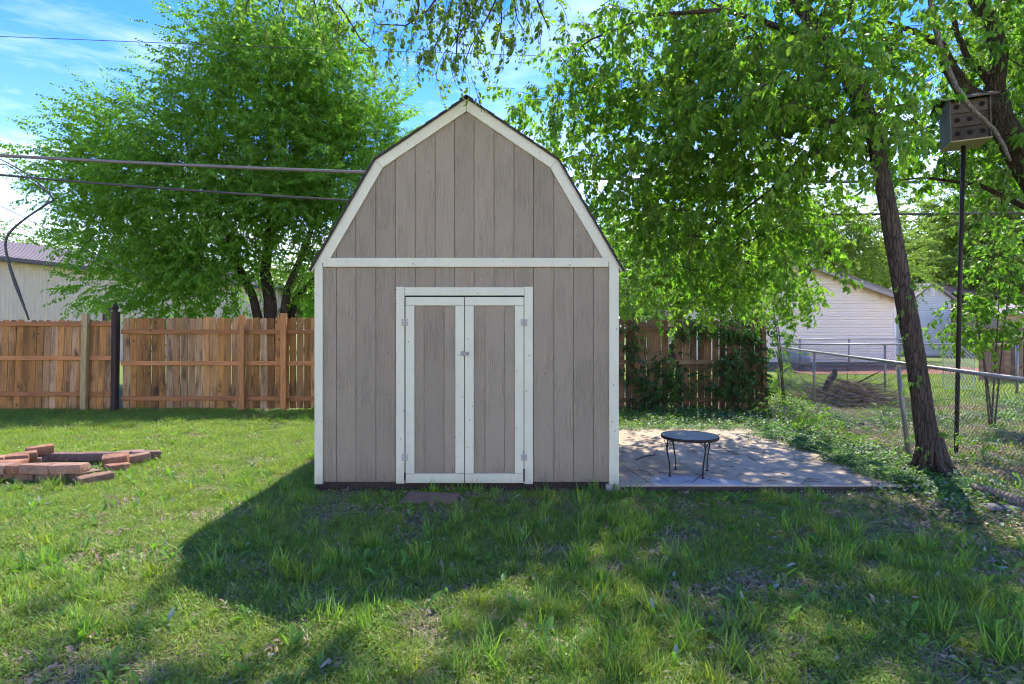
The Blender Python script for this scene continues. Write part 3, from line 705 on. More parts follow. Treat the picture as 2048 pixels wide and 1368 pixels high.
obj('roof', MB().prism([(x_at(1310, 30), z_at(606, 30)), (x_at(1450, 30), z_at(606, 30)), (x_at(1450, 30), z_at(600, 30)), (x_at(1310, 30), z_at(600, 30))], 29.6, 36.4), greyroof, hE)
wn = obj('window', MB().box(x_at(1318, 30), x_at(1331, 30), 29.93, 29.97, z_at(645, 30), z_at(615, 30)), whitep, hE)
obj('pane', MB().box(x_at(1320, 30), x_at(1324, 30), 29.9, 29.93, z_at(644, 30), z_at(622, 30)), dark_glass, wn); obj('pane', MB().box(x_at(1325.5, 30), x_at(1329.5, 30), 29.9, 29.93, z_at(644, 30), z_at(622, 30)), dark_glass, wn)
hF = thing('far_white_house', (x_at(400, 45), 47, 0), 'white house low behind the big leafy tree left of the shed', 'house')
obj('wall', MB().box(x_at(330, 45), x_at(450, 45), 45, 50, -0.1, z_at(622, 45)), m_plain('far_white_wall', (0.6, 0.6, 0.58), 0.05), hF)
obj('roof', MB().prism([(x_at(322, 45), z_at(622, 45)), (x_at(458, 45), z_at(622, 45)), (x_at(440, 45), z_at(610, 45)), (x_at(340, 45), z_at(610, 45))], 44.5, 50.5), greyroof, hF)
# red mulch bed before the white house and its white tank
obj('mulch_bed', MB().box(x_at(1535, 24.5), x_at(1960, 24.5), 21.2, 25.9, -0.1, 0.0), m_plain('red_brown_mulch', (0.30, 0.13, 0.085), 0.5, 0.95, 25), kind='structure')
tk = thing('propane_tank', P(1590, 720, 22), 'white horizontal propane tank on the ground before the white house', 'tank')
tx, tz = x_at(1590, 24.2), z_at(717, 24.2)
obj('shell', MB().tube([(tx-0.62, 24.2, tz), (tx-0.55, 24.2, tz), (tx-0.4, 24.2, tz), (tx+0.4, 24.2, tz), (tx+0.55, 24.2, tz), (tx+0.62, 24.2, tz)], [0.08, 0.22, 0.29, 0.29, 0.22, 0.08], 14), m_plain('tank_darkened_blue_grey', (0.33, 0.38, 0.45), 0.1, 0.4), tk, smooth=True)  # white tank darkened in its colour to stand out from the white wall
obj('saddle', MB().box(tx-0.4, tx-0.3, 24.0, 24.4, -0.02, tz-0.2), foundation, tk); obj('saddle', MB().box(tx+0.3, tx+0.4, 24.0, 24.4, -0.02, tz-0.2), foundation, tk)

# ------------------------------------------------------------------ scatter system
def scatter_group():
    g_ = bpy.data.node_groups.new('scatter', 'GeometryNodeTree')
    g_.interface.new_socket('Geometry', in_out='INPUT', socket_type='NodeSocketGeometry')
    g_.interface.new_socket('Collection', in_out='INPUT', socket_type='NodeSocketCollection')
    g_.interface.new_socket('Geometry', in_out='OUTPUT', socket_type='NodeSocketGeometry')
    N = g_.nodes.new; L = g_.links.new
    gi = N('NodeGroupInput'); go = N('NodeGroupOutput')
    ci = N('GeometryNodeCollectionInfo'); ci.inputs['Separate Children'].default_value = True; ci.inputs['Reset Children'].default_value = True
    L(gi.outputs['Collection'], ci.inputs['Collection'])
    ip = N('GeometryNodeInstanceOnPoints'); ip.inputs['Pick Instance'].default_value = True
    L(gi.outputs['Geometry'], ip.inputs['Points']); L(ci.outputs[0], ip.inputs['Instance'])
    def na(nm, ty):
        a = N('GeometryNodeInputNamedAttribute'); a.data_type = ty; a.inputs[0].default_value = nm; return a.outputs[0]
    e = N('FunctionNodeEulerToRotation'); L(na('rot', 'FLOAT_VECTOR'), e.inputs[0]); L(e.outputs[0], ip.inputs['Rotation'])
    L(na('scl', 'FLOAT'), ip.inputs['Scale']); L(na('idx', 'INT'), ip.inputs['Instance Index'])
    L(ip.outputs[0], go.inputs[0]); return g_
SG = scatter_group()
def src(name, meshes):
    c = bpy.data.collections.new(name)
    for i, me in enumerate(meshes): c.objects.link(bpy.data.objects.new('%s_%02d' % (name, i), me))
    return c
def scatter(name, pts, rots, scls, coll, parent=None, kind=None, loc=(0, 0, 0), idx=None):
    me = bpy.data.meshes.new(name); off = worldloc(parent) if parent else Vector(loc)
    pts = np.asarray(pts, dtype=np.float32)-np.array(off, dtype=np.float32)
    n = len(pts); me.vertices.add(n); me.vertices.foreach_set('co', pts.ravel())
    a = me.attributes.new('rot', 'FLOAT_VECTOR', 'POINT'); a.data.foreach_set('vector', np.asarray(rots, dtype=np.float32).ravel())
    a = me.attributes.new('scl', 'FLOAT', 'POINT'); a.data.foreach_set('value', np.asarray(scls, dtype=np.float32))
    a = me.attributes.new('idx', 'INT', 'POINT'); k_ = len(coll.objects)
    a.data.foreach_set('value', np.asarray(idx if idx is not None else rng.integers(0, k_, n), dtype=np.int32))
    o = bpy.data.objects.new(name, me); C.objects.link(o)
    if parent: o.parent = parent
    else: o.location = off
    md = o.modifiers.new('scatter', 'NODES'); md.node_group = SG
    for it in SG.interface.items_tree:
        if it.name == 'Collection': md[it.identifier] = coll
    if kind: o['kind'] = kind
    return o

# leaf shapes (local: along +x, up +z)
LEAF_OV = [(0, 0), (0.25, 0.2), (0.55, 0.24), (0.8, 0.12), (1.0, 0)]
LEAF_LOBE = [(0, 0), (0.10, 0.26), (0.28, 0.20), (0.42, 0.36), (0.62, 0.16), (0.8, 0.10), (1.0, 0)]
LEAF_LONG = [(0, 0.02), (0.3, 0.08), (0.6, 0.13), (0.85, 0.09), (1.0, 0)]
def leaf(mb, M, size, shape, fold=0.35, curl=0.25, a=0.5):
    n = len(shape); vs_ = []
    for x, wd in shape: vs_.append((x*size, 0, -curl*size*x*x))
    for x, wd in shape[1:-1]: vs_.append((x*size, wd*size, fold*wd*size-curl*size*x*x))
    for x, wd in shape[1:-1]: vs_.append((x*size, -wd*size, fold*wd*size-curl*size*x*x))
    m = n-2; fs = []
    for off in (n, n+m):
        L = [off+i for i in range(m)]
        f_ = [(0, 1, L[0])]+[(i+1, i+2, L[i+1], L[i]) for i in range(m-1)]+[(m, n-1, L[m-1])]
        if off != n: f_ = [tuple(reversed(q)) for q in f_]
        fs += f_
    mb.add([M @ Vector(v) for v in vs_], fs, a)
def leaf_far(mb, M, size, a=0.5):
    mb.add([M @ Vector(v) for v in ((0, 0, 0), (0.5*size, 0.27*size, 0.06*size), (size, 0, -0.12*size), (0.5*size, -0.27*size, 0.06*size))], [(0, 1, 2, 3)], a)
def sprig(mat, nleaf, length, size, shape=None, droop=0.3, twig=None, spread=0.9, seed=0):
    rd = random.Random(seed); mb = MB(); pts = []
    for i in range(5):
        t = i/4; pts.append(Vector((t*length, rd.uniform(-.04, .04)*length, -droop*length*t*t)))
    tw = MB()
    for i in range(nleaf):
        t = rd.uniform(0.08, 1.0); j = min(3, int(t*4)); p = pts[j].lerp(pts[j+1], t*4-j)
        side = 1 if i % 2 else -1
        rot = Euler((rd.uniform(-0.9, 0.9), rd.uniform(0.1, 1.1)+droop, side*rd.uniform(0.4, 1.5)*spread)).to_matrix().to_4x4()
        off = rot @ Vector((size*0.35, 0, 0))
        M = Matrix.Translation(p+off) @ rot
        s = size*rd.uniform(0.6, 1.15)
        if shape: leaf(mb, M, s, shape, rd.uniform(0.1, 0.6), rd.uniform(0.1, 0.5), rd.random())
        else: leaf_far(mb, M, s, rd.random())
    me = mb.mesh('sprig', mat, attr=True)
    if twig:
        me.materials.append(twig); n0 = len(mb.f)
        mb.tube(pts, [0.004, 0.003, 0.003, 0.002, 0.001], 3, cap=False)
        me = mb.mesh('sprig', mat, attr=True); me.materials.append(twig)
        for p_ in me.polygons[n0:]: p_.material_index = 1
    return me

lf_main = m_leaf('mid_green_leaf', (0.062, 0.145, 0.020), (0.14, 0.25, 0.036), 0.55, tb=2.7)
lf_main2 = m_leaf('yellow_green_leaf', (0.10, 0.18, 0.02), (0.19, 0.29, 0.04), 0.55, tb=2.2)
lf_left = m_leaf('fresh_green_small_leaf', (0.065, 0.155, 0.018), (0.15, 0.27, 0.035), 0.55, tb=2.6)
lf_lime = m_leaf('lime_leaf', (0.10, 0.20, 0.03), (0.18, 0.30, 0.05), 0.5)
lf_far = m_leaf('far_olive_leaf', (0.11, 0.17, 0.035), (0.22, 0.30, 0.075), 0.5, tb=1.9)
lf_ivy = m_leaf('dark_ivy_leaf', (0.022, 0.070, 0.018), (0.060, 0.135, 0.032), 0.35, 0.5)
twigm = m_plain('brown_twig', (0.10, 0.075, 0.055), 0.3)
S_main = src('main_sprig', [sprig(lf_main, 16, 0.34, 0.098, LEAF_LOBE if s % 2 else LEAF_OV, 0.35, twigm, seed=s) for s in range(4)]+[sprig(lf_main2, 16, 0.34, 0.092, LEAF_OV, 0.3, twigm, seed=9+s) for s in range(2)])
S_left = src('left_sprig', [sprig(lf_left, 34, 0.55, 0.085, None, 0.12, None, 1.0, seed=20+s) for s in range(4)])
S_far = src('far_sprig', [sprig(lf_far, 30, 0.9, 0.17, None, 0.2, None, 1.0, seed=40+s) for s in range(3)])
S_farg = src('farg_sprig', [sprig(lf_main2, 30, 0.7, 0.13, None, 0.2, None, 1.0, seed=50+s) for s in range(3)])
S_lime = src('lime_sprig', [sprig(lf_lime, 14, 0.3, 0.09, LEAF_OV, 0.3, twigm, seed=60+s) for s in range(3)])
S_ivy = src('ivy_sprig', [sprig(lf_ivy, 15, 0.22, 0.062, LEAF_LOBE, 0.5, None, seed=70+s) for s in range(4)])
S_right = src('right_sprig', [sprig(lf_lime, 12, 0.34, 0.12, LEAF_OV, 0.35, twigm, seed=80+s) for s in range(2)]+[sprig(lf_main, 13, 0.34, 0.11, LEAF_LOBE, 0.35, twigm, seed=83+s) for s in range(2)])
S_hang = src('hang_sprig', [sprig(m_leaf('hanging_olive_leaf', (0.08, 0.15, 0.025), (0.17, 0.25, 0.045), 0.55, tb=2.5), 13, 0.26, 0.062, LEAF_OV, 0.7, twigm, seed=90+s) for s in range(4)])

class Skel:
    """branch skeleton: nodes with a parent; attractor points are joined to the nearest node"""
    def __init__(s): s.p = []; s.par = []; s.r0 = []; s.tip = []
    def add(s, p, par, r=None): s.p.append(Vector(p)); s.par.append(par); s.r0.append(r); return len(s.p)-1
    def path(s, pts, rads, par=-1, step=0.25):
        ids = []
        pts = [Vector(p) for p in pts]
        if par >= 0: ids.append(par)
        else: ids.append(s.add(pts[0], -1, rads[0]))
        for i in range(len(pts)-1):
            L = (pts[i+1]-pts[i]).length; n = max(1, int(L/step))
            for j in range(1, n+1):
                t = j/n; ids.append(s.add(pts[i].lerp(pts[i+1], t), ids[-1], rads[i]+(rads[i+1]-rads[i])*t))
        return ids
    def attract(s, pts, step=0.4, wob=0.08, droop=0.0, allowed=None):
        P_ = np.array([tuple(q) for q in s.p]); ok = np.ones(len(P_), bool)
        if allowed is not None: ok[:] = False; ok[allowed] = True
        base = P_[ok].mean(0)
        pts = sorted(pts, key=lambda q: min(np.linalg.norm(P_[ok]-np.array(tuple(q)), axis=1)))
        for q in pts:
            qa = np.array(tuple(q)); d = np.linalg.norm(P_-qa, axis=1)
            d = d+np.where(P_[:, 2] > qa[2]+0.3, (P_[:, 2]-qa[2])*0.6, 0); d[~ok] = 1e9
            k_ = int(np.argmin(d)); a = s.p[k_]; v = Vector(q)-a; L = v.length; n = max(1, int(L/step)); last = k_; new = []
            side = Vector((random.gauss(0, 1), random.gauss(0, 1), random.gauss(0, 1)))*wob*L
            for j in range(1, n+1):
                t = j/n; pp = a+v*t+side*math.sin(math.pi*t)+Vector((0, 0, L*0.12*math.sin(math.pi*t)))
                last = s.add(pp, last, None); new.append(tuple(pp))
            s.tip.append(last)
            P_ = np.vstack([P_, np.array(new)]); ok = np.append(ok, np.ones(len(new), bool))
    def radii(s, rt=0.006, e=2.3):
        n = len(s.p); cnt = np.zeros(n); ch = [0]*n
        for i in range(n):
            if s.par[i] >= 0: ch[s.par[i]] += 1
        for i in range(n-1, -1, -1):
            if ch[i] == 0: cnt[i] += 1
            if s.par[i] >= 0: cnt[s.par[i]] += cnt[i]
        s.r = [s.r0[i] if s.r0[i] is not None else rt*cnt[i]**(1/e) for i in range(n)]
        for i in range(n):
            if s.r0[i] is None and s.par[i] >= 0: s.r[i] = min(s.r[i], s.r[s.par[i]]*0.95)
    def mesh(s, mb, big=8, jit=0.0):
        n = len(s.p); used = [False]*n; kids = [[] for _ in range(n)]
        for i in range(n):
            if s.par[i] >= 0: kids[s.par[i]].append(i)
        st = [i for i in range(n) if s.par[i] < 0]
        starts = [(None, i) for i in st]
        while starts:
            fr, i = starts.pop(); ch = [i]
            while kids[ch[-1]]:
                ks = sorted(kids[ch[-1]], key=lambda q: -s.r[q]); 
                for o in ks[1:]: starts.append((ch[-1], o))
                ch.append(ks[0])
            pts = [s.p[q] for q in ch]; rr = [s.r[q] for q in ch]
            if fr is not None: pts = [s.p[fr]]+pts; rr = [min(s.r[fr], rr[0]*1.15)]+rr
            if len(pts) < 2: continue
            sd = big if rr[0] > 0.06 else (6 if rr[0] > 0.02 else 4)
            mb.tube(pts, rr, sd, jit=jit if rr[0] > 0.05 else 0)
        return mb
def blob_pts(blobs, n, shell=0.0):
    """blobs: (centre, (rx,ry,rz)); n points spread by volume"""
    vol = np.array([b[1][0]*b[1][1]*b[1][2] for b in blobs])**0.85; vol = vol/vol.sum(); o = []
    for b, f_ in zip(blobs, vol):
        for _ in range(max(3, int(round(n*f_)))):
            while True:
                q = rng.uniform(-1, 1, 3); r = np.linalg.norm(q)
                if shell < r <= 1: break
            o.append(Vector((b[0][0]+q[0]*b[1][0], b[0][1]+q[1]*b[1][1], b[0][2]+q[2]*b[1][2])))
    return o
def bl(px, py, Y, rx, rz, ry=1.5):
    return (P(px, py, Y), (rx/F*Y, ry, rz/F*Y))
def leaves_on(sk, per, spread, scl=(0.8, 1.25), nodes=None, depth=4, face=0.0):
    """sprig places near the outer nodes of a skeleton; per = sprigs per twig node"""
    pts = []; rots = []; ss = []
    idx = nodes if nodes is not None else [i for i in range(len(sk.p)) if sk.r0[i] is None]
    for i in idx:
        p = sk.p[i]; par = sk.p[sk.par[i]] if sk.par[i] >= 0 else p
        d = (p-par); d = d.normalized() if d.length > 1e-6 else Vector((0, 0, 1))
        k_ = per if not isinstance(per, tuple) else random.randint(*per)
        if isinstance(k_, float): k_ = int(k_)+(random.random() < k_ % 1)
        for _ in range(k_):
            o = Vector((random.gauss(0, spread), random.gauss(0, spread), random.gauss(0, spread*0.8)))
            pts.append(tuple(p+o))
            v = (d*0.6+o.normalized()*0.8+Vector((0, 0, -0.1)))
            yaw = math.atan2(v.y, v.x); pitch = -math.atan2(v.z, math.hypot(v.x, v.y))
            rots.append((random.uniform(-0.6, 0.6), pitch, yaw)); ss.append(random.uniform(*scl))
    return pts, rots, ss

# ---- big leafy tree behind the left fence
def tree(name, label, stems, blobs, n, coll, bark, per=3, spread=0.3, scl=(0.8, 1.25), step=0.5, rt=0.006, cat='tree', group=None, hole=None, droop=0.0, shell=0.0, leafcoll2=None):
    root = thing(name, stems[0][0][0], label, cat, group)
    sk = Skel(); tops = []
    for pts, rads in stems: ids = sk.path(pts, rads); tops += ids[len(ids)//2:]
    sk.attract(blob_pts(blobs, n, shell), step, 0.07, allowed=tops); sk.radii(rt)
    obj('trunk', sk.mesh(MB(), 8, 0.05), bark, root, smooth=True)
    p_, r_, s_ = leaves_on(sk, per, spread, scl); print(name, len(sk.p), len(p_))
    scatter('crown', p_, r_, s_, coll, root)
    return root, sk
TY0 = 18.5
b0 = P(548, 690, TY0); b0.z = -0.1
st_l = [([b0, P(540, 600, TY0), P(530, 545, TY0), P(545, 430, TY0), P(540, 260, TY0), P(545, 80, TY0)], [0.30, 0.21, 0.17, 0.13, 0.09, 0.05]),
        ([b0+Vector((-.1, .1, .2)), P(505, 590, TY0-.2), P(480, 540, TY0-.4), P(440, 430, TY0-.8), P(390, 330, TY0-1)], [0.2, 0.13, 0.11, 0.07, 0.04]),
        ([b0+Vector((.1, -.1, .2)), P(575, 580, TY0-.2), P(600, 520, TY0-.2), P(640, 410, TY0-.5), P(690, 300, TY0-.6)], [0.2, 0.13, 0.11, 0.07, 0.04]),
        ([b0+Vector((.15, 0, .1)), P(590, 600, TY0+.3), P(625, 560, TY0+.5), P(680, 520, TY0+.6)], [0.14, 0.1, 0.06, 0.04])]
bls = [bl(570, 60, TY0, 130, 90, 1.4), bl(500, 190, TY0, 190, 105, 2.0), bl(650, 180, TY0, 120, 100, 1.8), bl(330, 300, TY0-.3, 150, 75, 1.6), bl(210, 300, TY0-.3, 75, 45, 1.0), bl(160, 270, TY0-.3, 45, 22, 0.6),
       bl(600, 330, TY0, 200, 110, 2.2), bl(420, 400, TY0-.5, 220, 90, 2.2), bl(190, 400, TY0-.6, 85, 60, 1.2), bl(290, 490, TY0-.8, 120, 60, 1.6), bl(200, 585, TY0-1, 50, 16, 0.8), bl(180, 470, TY0-.9, 60, 30, 0.9),
       bl(700, 460, TY0, 130, 110, 1.8), bl(430, 520, TY0-1, 110, 60, 1.6), bl(370, 585, TY0-.9, 100, 45, 1.5), bl(760, 260, TY0, 60, 70, 1.2), bl(670, 580, TY0+.5, 60, 40, 1.2), bl(740, 560, TY0, 90, 70, 1.5),
       bl(440, 60, TY0, 50, 70, 1.0), bl(120, 330, TY0-.4, 45, 40, 0.8), bl(250, 230, TY0-.2, 80, 40, 1.0)]
tree('leafy_tree', 'big round green tree filling the sky behind the left fence', st_l, bls, 800, S_left, bark_far, 16, 0.38, (0.9, 1.35), 0.4, 0.006)

# ---- leaning tree at the right with its crown and the limb over the yard
lt = thing('leaning_tree', (4.78, 6.49, -0.08), 'tall tree with a bare leaning dark trunk beside the patio, crown hanging over the shed', 'tree')
sk = Skel()
TT = 6.5
tp = [P(1866, 955, TT), P(1862, 915, TT), P(1849, 840, TT), P(1835, 740, TT), P(1818, 640, TT), P(1800, 550, TT), P(1775, 410, TT+.02), P(1750, 280, TT+.05), P(1718, 190, TT+.1), P(1680, 120, TT+.2), P(1615, 30, TT+.3), P(1540, -70, TT+.4), P(1480, -180, TT+.5)]
tr = [0.16, 0.130, 0.108, 0.099, 0.101, 0.094, 0.090, 0.088, 0.10, 0.09, 0.08, 0.07, 0.05]
trunk = sk.path(tp, tr, step=0.12)
up = trunk[int(len(trunk)*0.66):]
def nid(p): return trunk[int(np.argmin([(sk.p[i]-p).length for i in trunk]))]
u1, u2, u3 = nid(P(1735, 235, TT)), nid(P(1755, 300, TT)), nid(P(1640, 70, TT))
l1 = sk.path([sk.p[u1], P(1650, 250, 7.2), P(1560, 230, 8.0), P(1430, 220, 8.6), P(1300, 240, 9.0)], [0.07, 0.055, 0.045, 0.035, 0.02], u1)
l2 = sk.path([sk.p[u2], P(1660, 290, 7.2), P(1600, 320, 7.5), P(1540, 380, 8.2), P(1450, 450, 8.6)], [0.045, 0.035, 0.03, 0.02, 0.012], u2)
l3 = sk.path([sk.p[u3], P(1450, 20, 7.0), P(1300, 30, 7.4), P(1180, 80, 7.8)], [0.04, 0.03, 0.02, 0.012], u3)
l4 = sk.path([sk.p[up[-3]], Vector((2.4, 6.3, 5.8)), Vector((1.0, 5.9, 5.6)), Vector((-0.3, 5.6, 5.35)), Vector((-1.9, 5.4, 5.3))], [0.06, 0.05, 0.04, 0.03, 0.018], up[-3])
mainb = [bl(1700, 150, 5.9, 80, 60, 0.3), bl(1640, 80, 6.0, 80, 60, 0.3), bl(1755, 215, 6.0, 50, 35, 0.25), bl(1690, 30, 6.0, 60, 40, 0.3), bl(1660, 190, 6.0, 90, 70, 0.45), bl(1740, 130, 6.2, 70, 80, 0.5), bl(1590, 110, 6.1, 80, 70, 0.5), bl(1780, 250, 6.6, 45, 30, 0.4), bl(1500, 40, 6.6, 100, 60, 0.6), bl(1380, 20, 6.9, 100, 50, 0.6), bl(1780, 40, 7.0, 60, 60, 0.8), bl(1330, 90, 8.2, 190, 120, 1.4), bl(1100, 225, 9.2, 75, 60, 0.9), bl(1160, 120, 8.4, 60, 70, 0.8), bl(1250, 260, 9.0, 150, 110, 1.2), bl(1480, 180, 7.6, 190, 150, 1.4), bl(1620, 90, 7.2, 150, 120, 1.2),
         bl(1420, 360, 8.6, 190, 110, 1.4), bl(1650, 200, 7.6, 110, 90, 0.9), bl(1480, 470, 8.6, 170, 80, 1.2), bl(1330, 430, 9.2, 130, 80, 1.0), bl(1410, 560, 9.0, 110, 55, 0.9), bl(1560, 560, 9.4, 70, 60, 0.8), bl(1700, 270, 6.9, 55, 40, 0.6),
         bl(1600, 340, 8.0, 90, 70, 1.0)]
upb = [((-0.8, 7.2, 7.6), (1.4, 1.2, 0.8)), ((3.2, 6.8, 7.6), (2.4, 2.4, 1.2)), ((0.8, 6.6, 7.4), (2.0, 1.8, 1.0)), ((4.6, 4.5, 7.4), (2.2, 2.2, 1.1)), ((1.8, 4.2, 7.6), (1.6, 1.4, 0.8))]
allow = up+l1+l2+l3
sk.attract(blob_pts(mainb, 700), 0.32, 0.07, allowed=allow)
n1 = len(sk.p)
sk.attract(blob_pts(upb, 140), 0.45, 0.07, allowed=up+l4)
# hanging sprays seen against the sky above the shed
nh = len(sk.p); hang_nodes = []
def spray(pts, r=(0.014, 0.004), near=None, Yh=5.5):
    ps = [P(a, b, Yh) for a, b in pts]
    d = [(sk.p[i]-ps[0]).length for i in l4]; k_ = l4[int(np.argmin(d))]
    rr = [r[0]+(r[1]-r[0])*i/len(ps) for i in range(len(ps)+1)]
    ids = sk.path([sk.p[k_]]+ps, rr, k_, 0.09); return ids[3:]
for pts in ([(877, -40), (870, 0), (857, 19), (812, 51), (754, 48), (745, 35)], [(1000, -40), (991, 0), (983, 19), (957, 67), (941, 93), (931, 120), (925, 150)], [(1004, -40), (1002, 0), (1003, 45), (989, 100)],
            [(665, -40), (671, 0), (693, 32), (722, 80), (745, 100)], [(640, -50), (628, 0), (640, 60)], [(910, -40), (905, 0), (885, 60), (862, 110), (850, 130)], [(960, -40), (955, 0), (930, 50), (905, 95)],
            [(1060, -50), (1075, 0), (1085, 30), (1100, 60)], [(590, -60), (560, 0), (552, 30)], [(900, -60), (925, 10), (915, 70), (912, 120), (905, 150)], [(830, -40), (838, 10), (830, 50), (822, 90)], [(520, -60), (500, -10), (490, 20)], [(1040, -60), (1028, 0), (1035, 40), (1050, 65)], [(780, -60), (770, -10), (765, 15)]):
    hang_nodes += spray(pts, Yh=5.5+random.uniform(-0.3, 0.3))
# bare hanging twigs in front of the crown
for pts, Yb in (([(1625, -60), (1614, 0), (1597, 83), (1560, 150), (1500, 190), (1440, 200)], 6.0), ([(1712, -60), (1705, 0), (1693, 54), (1655, 120), (1640, 160), (1600, 220)], 6.0), ([(1618, -40), (1614, 60), (1600, 130), (1590, 200), (1560, 260), (1530, 300)], 6.1)):
    ps = [P(a, b, Yb) for a, b in pts]; d = [(sk.p[i]-ps[0]).length for i in up]; k_ = up[int(np.argmin(d))]
    sk.path([sk.p[k_]]+ps, [0.02, 0.017, 0.015, 0.012, 0.009, 0.006, 0.003], k_, 0.15)
sk.radii(0.0045)
obj('trunk', sk.mesh(MB(), 14, 0.035), bark_near, lt, smooth=True)
# root flare ridges at the foot
mb = MB()
for a_ in range(6):
    t = a_*1.047+0.4; c_ = Vector((P(1864, 0, TT).x, TT, 0))
    mb.tube([c_+Vector((0.08*math.cos(t)-.02, 0.08*math.sin(t), 0.40)), c_+Vector((0.115*math.cos(t)-.01, 0.115*math.sin(t), 0.16)), c_+Vector((0.16*math.cos(t), 0.16*math.sin(t), 0.03)), c_+Vector((0.27*math.cos(t), 0.27*math.sin(t), -0.10))], [0.035, 0.048, 0.042, 0.03], 7)
obj('root_flare', mb, bark_near, lt, smooth=True)
nodes = [i for i in range(n1) if sk.r0[i] is None]
p_, r_, s_ = leaves_on(sk, 4.6, 0.22, (0.75, 1.15), nodes)
nodes = [i for i in range(n1, nh) if sk.r0[i] is None]
p2, r2, s2 = leaves_on(sk, 3.4, 0.34, (0.9, 1.4), nodes)
scatter('crown', p_+p2, r_+r2, s_+s2, S_main, lt)
p_, r_, s_ = leaves_on(sk, 2.3, 0.10, (0.7, 1.15), hang_nodes)
scatter('hanging_foliage', p_, r_, s_, S_hang, lt)
# little ivy-like shoots on the trunk foot
pts = []; rots = []; ss = []
for _ in range(26):
    i = random.choice(trunk[2:16]); t = random.uniform(3.3, 6.1); r = 0.16
    pts.append(tuple(sk.p[i]+Vector((math.cos(t)*r, math.sin(t)*r, random.uniform(-.03, .03))))); rots.append((0, random.uniform(-0.5, 0.8), t)); ss.append(random.uniform(0.3, 0.6))
scatter('sucker_shoots', pts, rots, ss, S_lime, lt)

# ---- tree at the right edge
random.seed(21); rng = np.random.default_rng(21)
rt_ = thing('forked_tree', (7.9, 7.2, -0.08), 'forked tree with thick dark limbs behind the bird house at the right edge', 'tree')
sk = Skel(); RY = 7.9
main = sk.path([Vector((7.9, 8.2, -0.1)), P(2200, 600, RY), P(2120, 430, RY), P(2048, 320, RY), P(2003, 245, RY), P(1990, 180, RY), P(1999, 100, RY), P(1983, 50, RY), P(1950, -5, RY), P(1910, -80, RY), P(1860, -200, RY)],
               [0.30, 0.24, 0.20, 0.185, 0.155, 0.115, 0.105, 0.10, 0.095, 0.08, 0.05], step=0.15)
def near_id(ids, p): return ids[int(np.argmin([(sk.p[i]-p).length for i in ids]))]
f1 = near_id(main, P(1995, 230, RY))
b1 = sk.path([sk.p[f1], P(1929, 182, RY), P(1900, 137, RY), P(1879, 91, RY), P(1858, 75, RY), P(1813, 58, RY), P(1760, 40, RY)], [0.12, 0.105, 0.09, 0.07, 0.05, 0.035, 0.02], f1, 0.15)
f2 = near_id(main, P(1990, 180, RY))
b2 = sk.path([sk.p[f2], P(1960, 140, RY), P(1937, 120, RY), P(1912, 62, RY), P(1905, 10, RY), P(1880, -60, RY)], [0.05, 0.045, 0.04, 0.035, 0.03, 0.02], f2, 0.15)
f3 = near_id(main, P(1983, 60, RY)); b3 = sk.path([sk.p[f3], P(2010, 40, RY), P(2020, 0, RY), P(2025, -60, RY)], [0.05, 0.03, 0.025, 0.02], f3, 0.15)
f4 = near_id(main, P(2120, 430, RY)); b4 = sk.path([sk.p[f4], P(2060, 420, RY+.2), P(1960, 370, RY+.3), P(1850, 355, RY+.5), P(1800, 360, RY+.6)], [0.05, 0.04, 0.03, 0.02, 0.012], f4, 0.2)
al = main[12:]+b1+b2+b3+b4
rb = [bl(1960, 120, RY+1.2, 110, 110, 0.6), bl(1850, 280, RY+1.4, 90, 60, 0.6), bl(2010, 400, RY+1, 70, 50, 0.5), bl(1900, 150, RY+.3, 60, 60, 0.6), bl(1840, 230, RY+.4, 70, 60, 0.6), bl(1870, 330, RY+.6, 110, 45, 0.7), bl(1990, 340, RY+.8, 90, 50, 0.7), bl(2030, 60, RY-.2, 60, 70, 0.6), bl(2040, 190, RY-.6, 40, 60, 0.4), bl(1920, 30, RY+.2, 60, 40, 0.5), bl(1960, 260, RY+.6, 80, 60, 0.5),
      ((6.4, 6.3, 7.2), (2.0, 2.2, 1.0)), ((7.5, 7.5, 5.2), (1.3, 2.0, 2.0))]
sk.attract(blob_pts(rb, 380), 0.3, 0.07, allowed=al); n1 = len(sk.p)
sk.radii(0.005)
obj('trunk', sk.mesh(MB(), 10, 0.04), bark_near, rt_, smooth=True)
def clear_of_box(p_, r_, s_):
    """the leaves leave a clearing round the bird house"""
    k_ = [i for i, p in enumerate(p_) if not (5.6 < p[1] < 7.8 and 4.75 < p[0] < 6.65 and 3.35 < p[2] < 5.0)]
    return [p_[i] for i in k_], [r_[i] for i in k_], [s_[i] for i in k_]
p_, r_, s_ = clear_of_box(*leaves_on(sk, 4, 0.19, (0.75, 1.15)))
scatter('crown', p_, r_, s_, S_right, rt_)
sk2 = Skel(); ids = sk2.path([P(1850, -90, 6.7), P(1862, 0, 6.7), P(1867, 41, 6.7), P(1883, 103, 6.7), P(1912, 174, 6.7), P(1945, 219, 6.7), P(1987, 257, 6.75), P(2007, 290, 6.8), P(2021, 322, 6.85)], [0.034, 0.032, 0.030, 0.029, 0.028, 0.026, 0.024, 0.022, 0.016], step=0.08)
sk2.r = sk2.r0
for i in range(1, len(sk2.p)-1): sk2.p[i] += Vector((random.gauss(0, .004), 0, random.gauss(0, .004)))
obj('dead_branch', sk2.mesh(MB()), bark_grey, rt_, smooth=True, label='bare pale grey-brown branch hanging across the bird house')

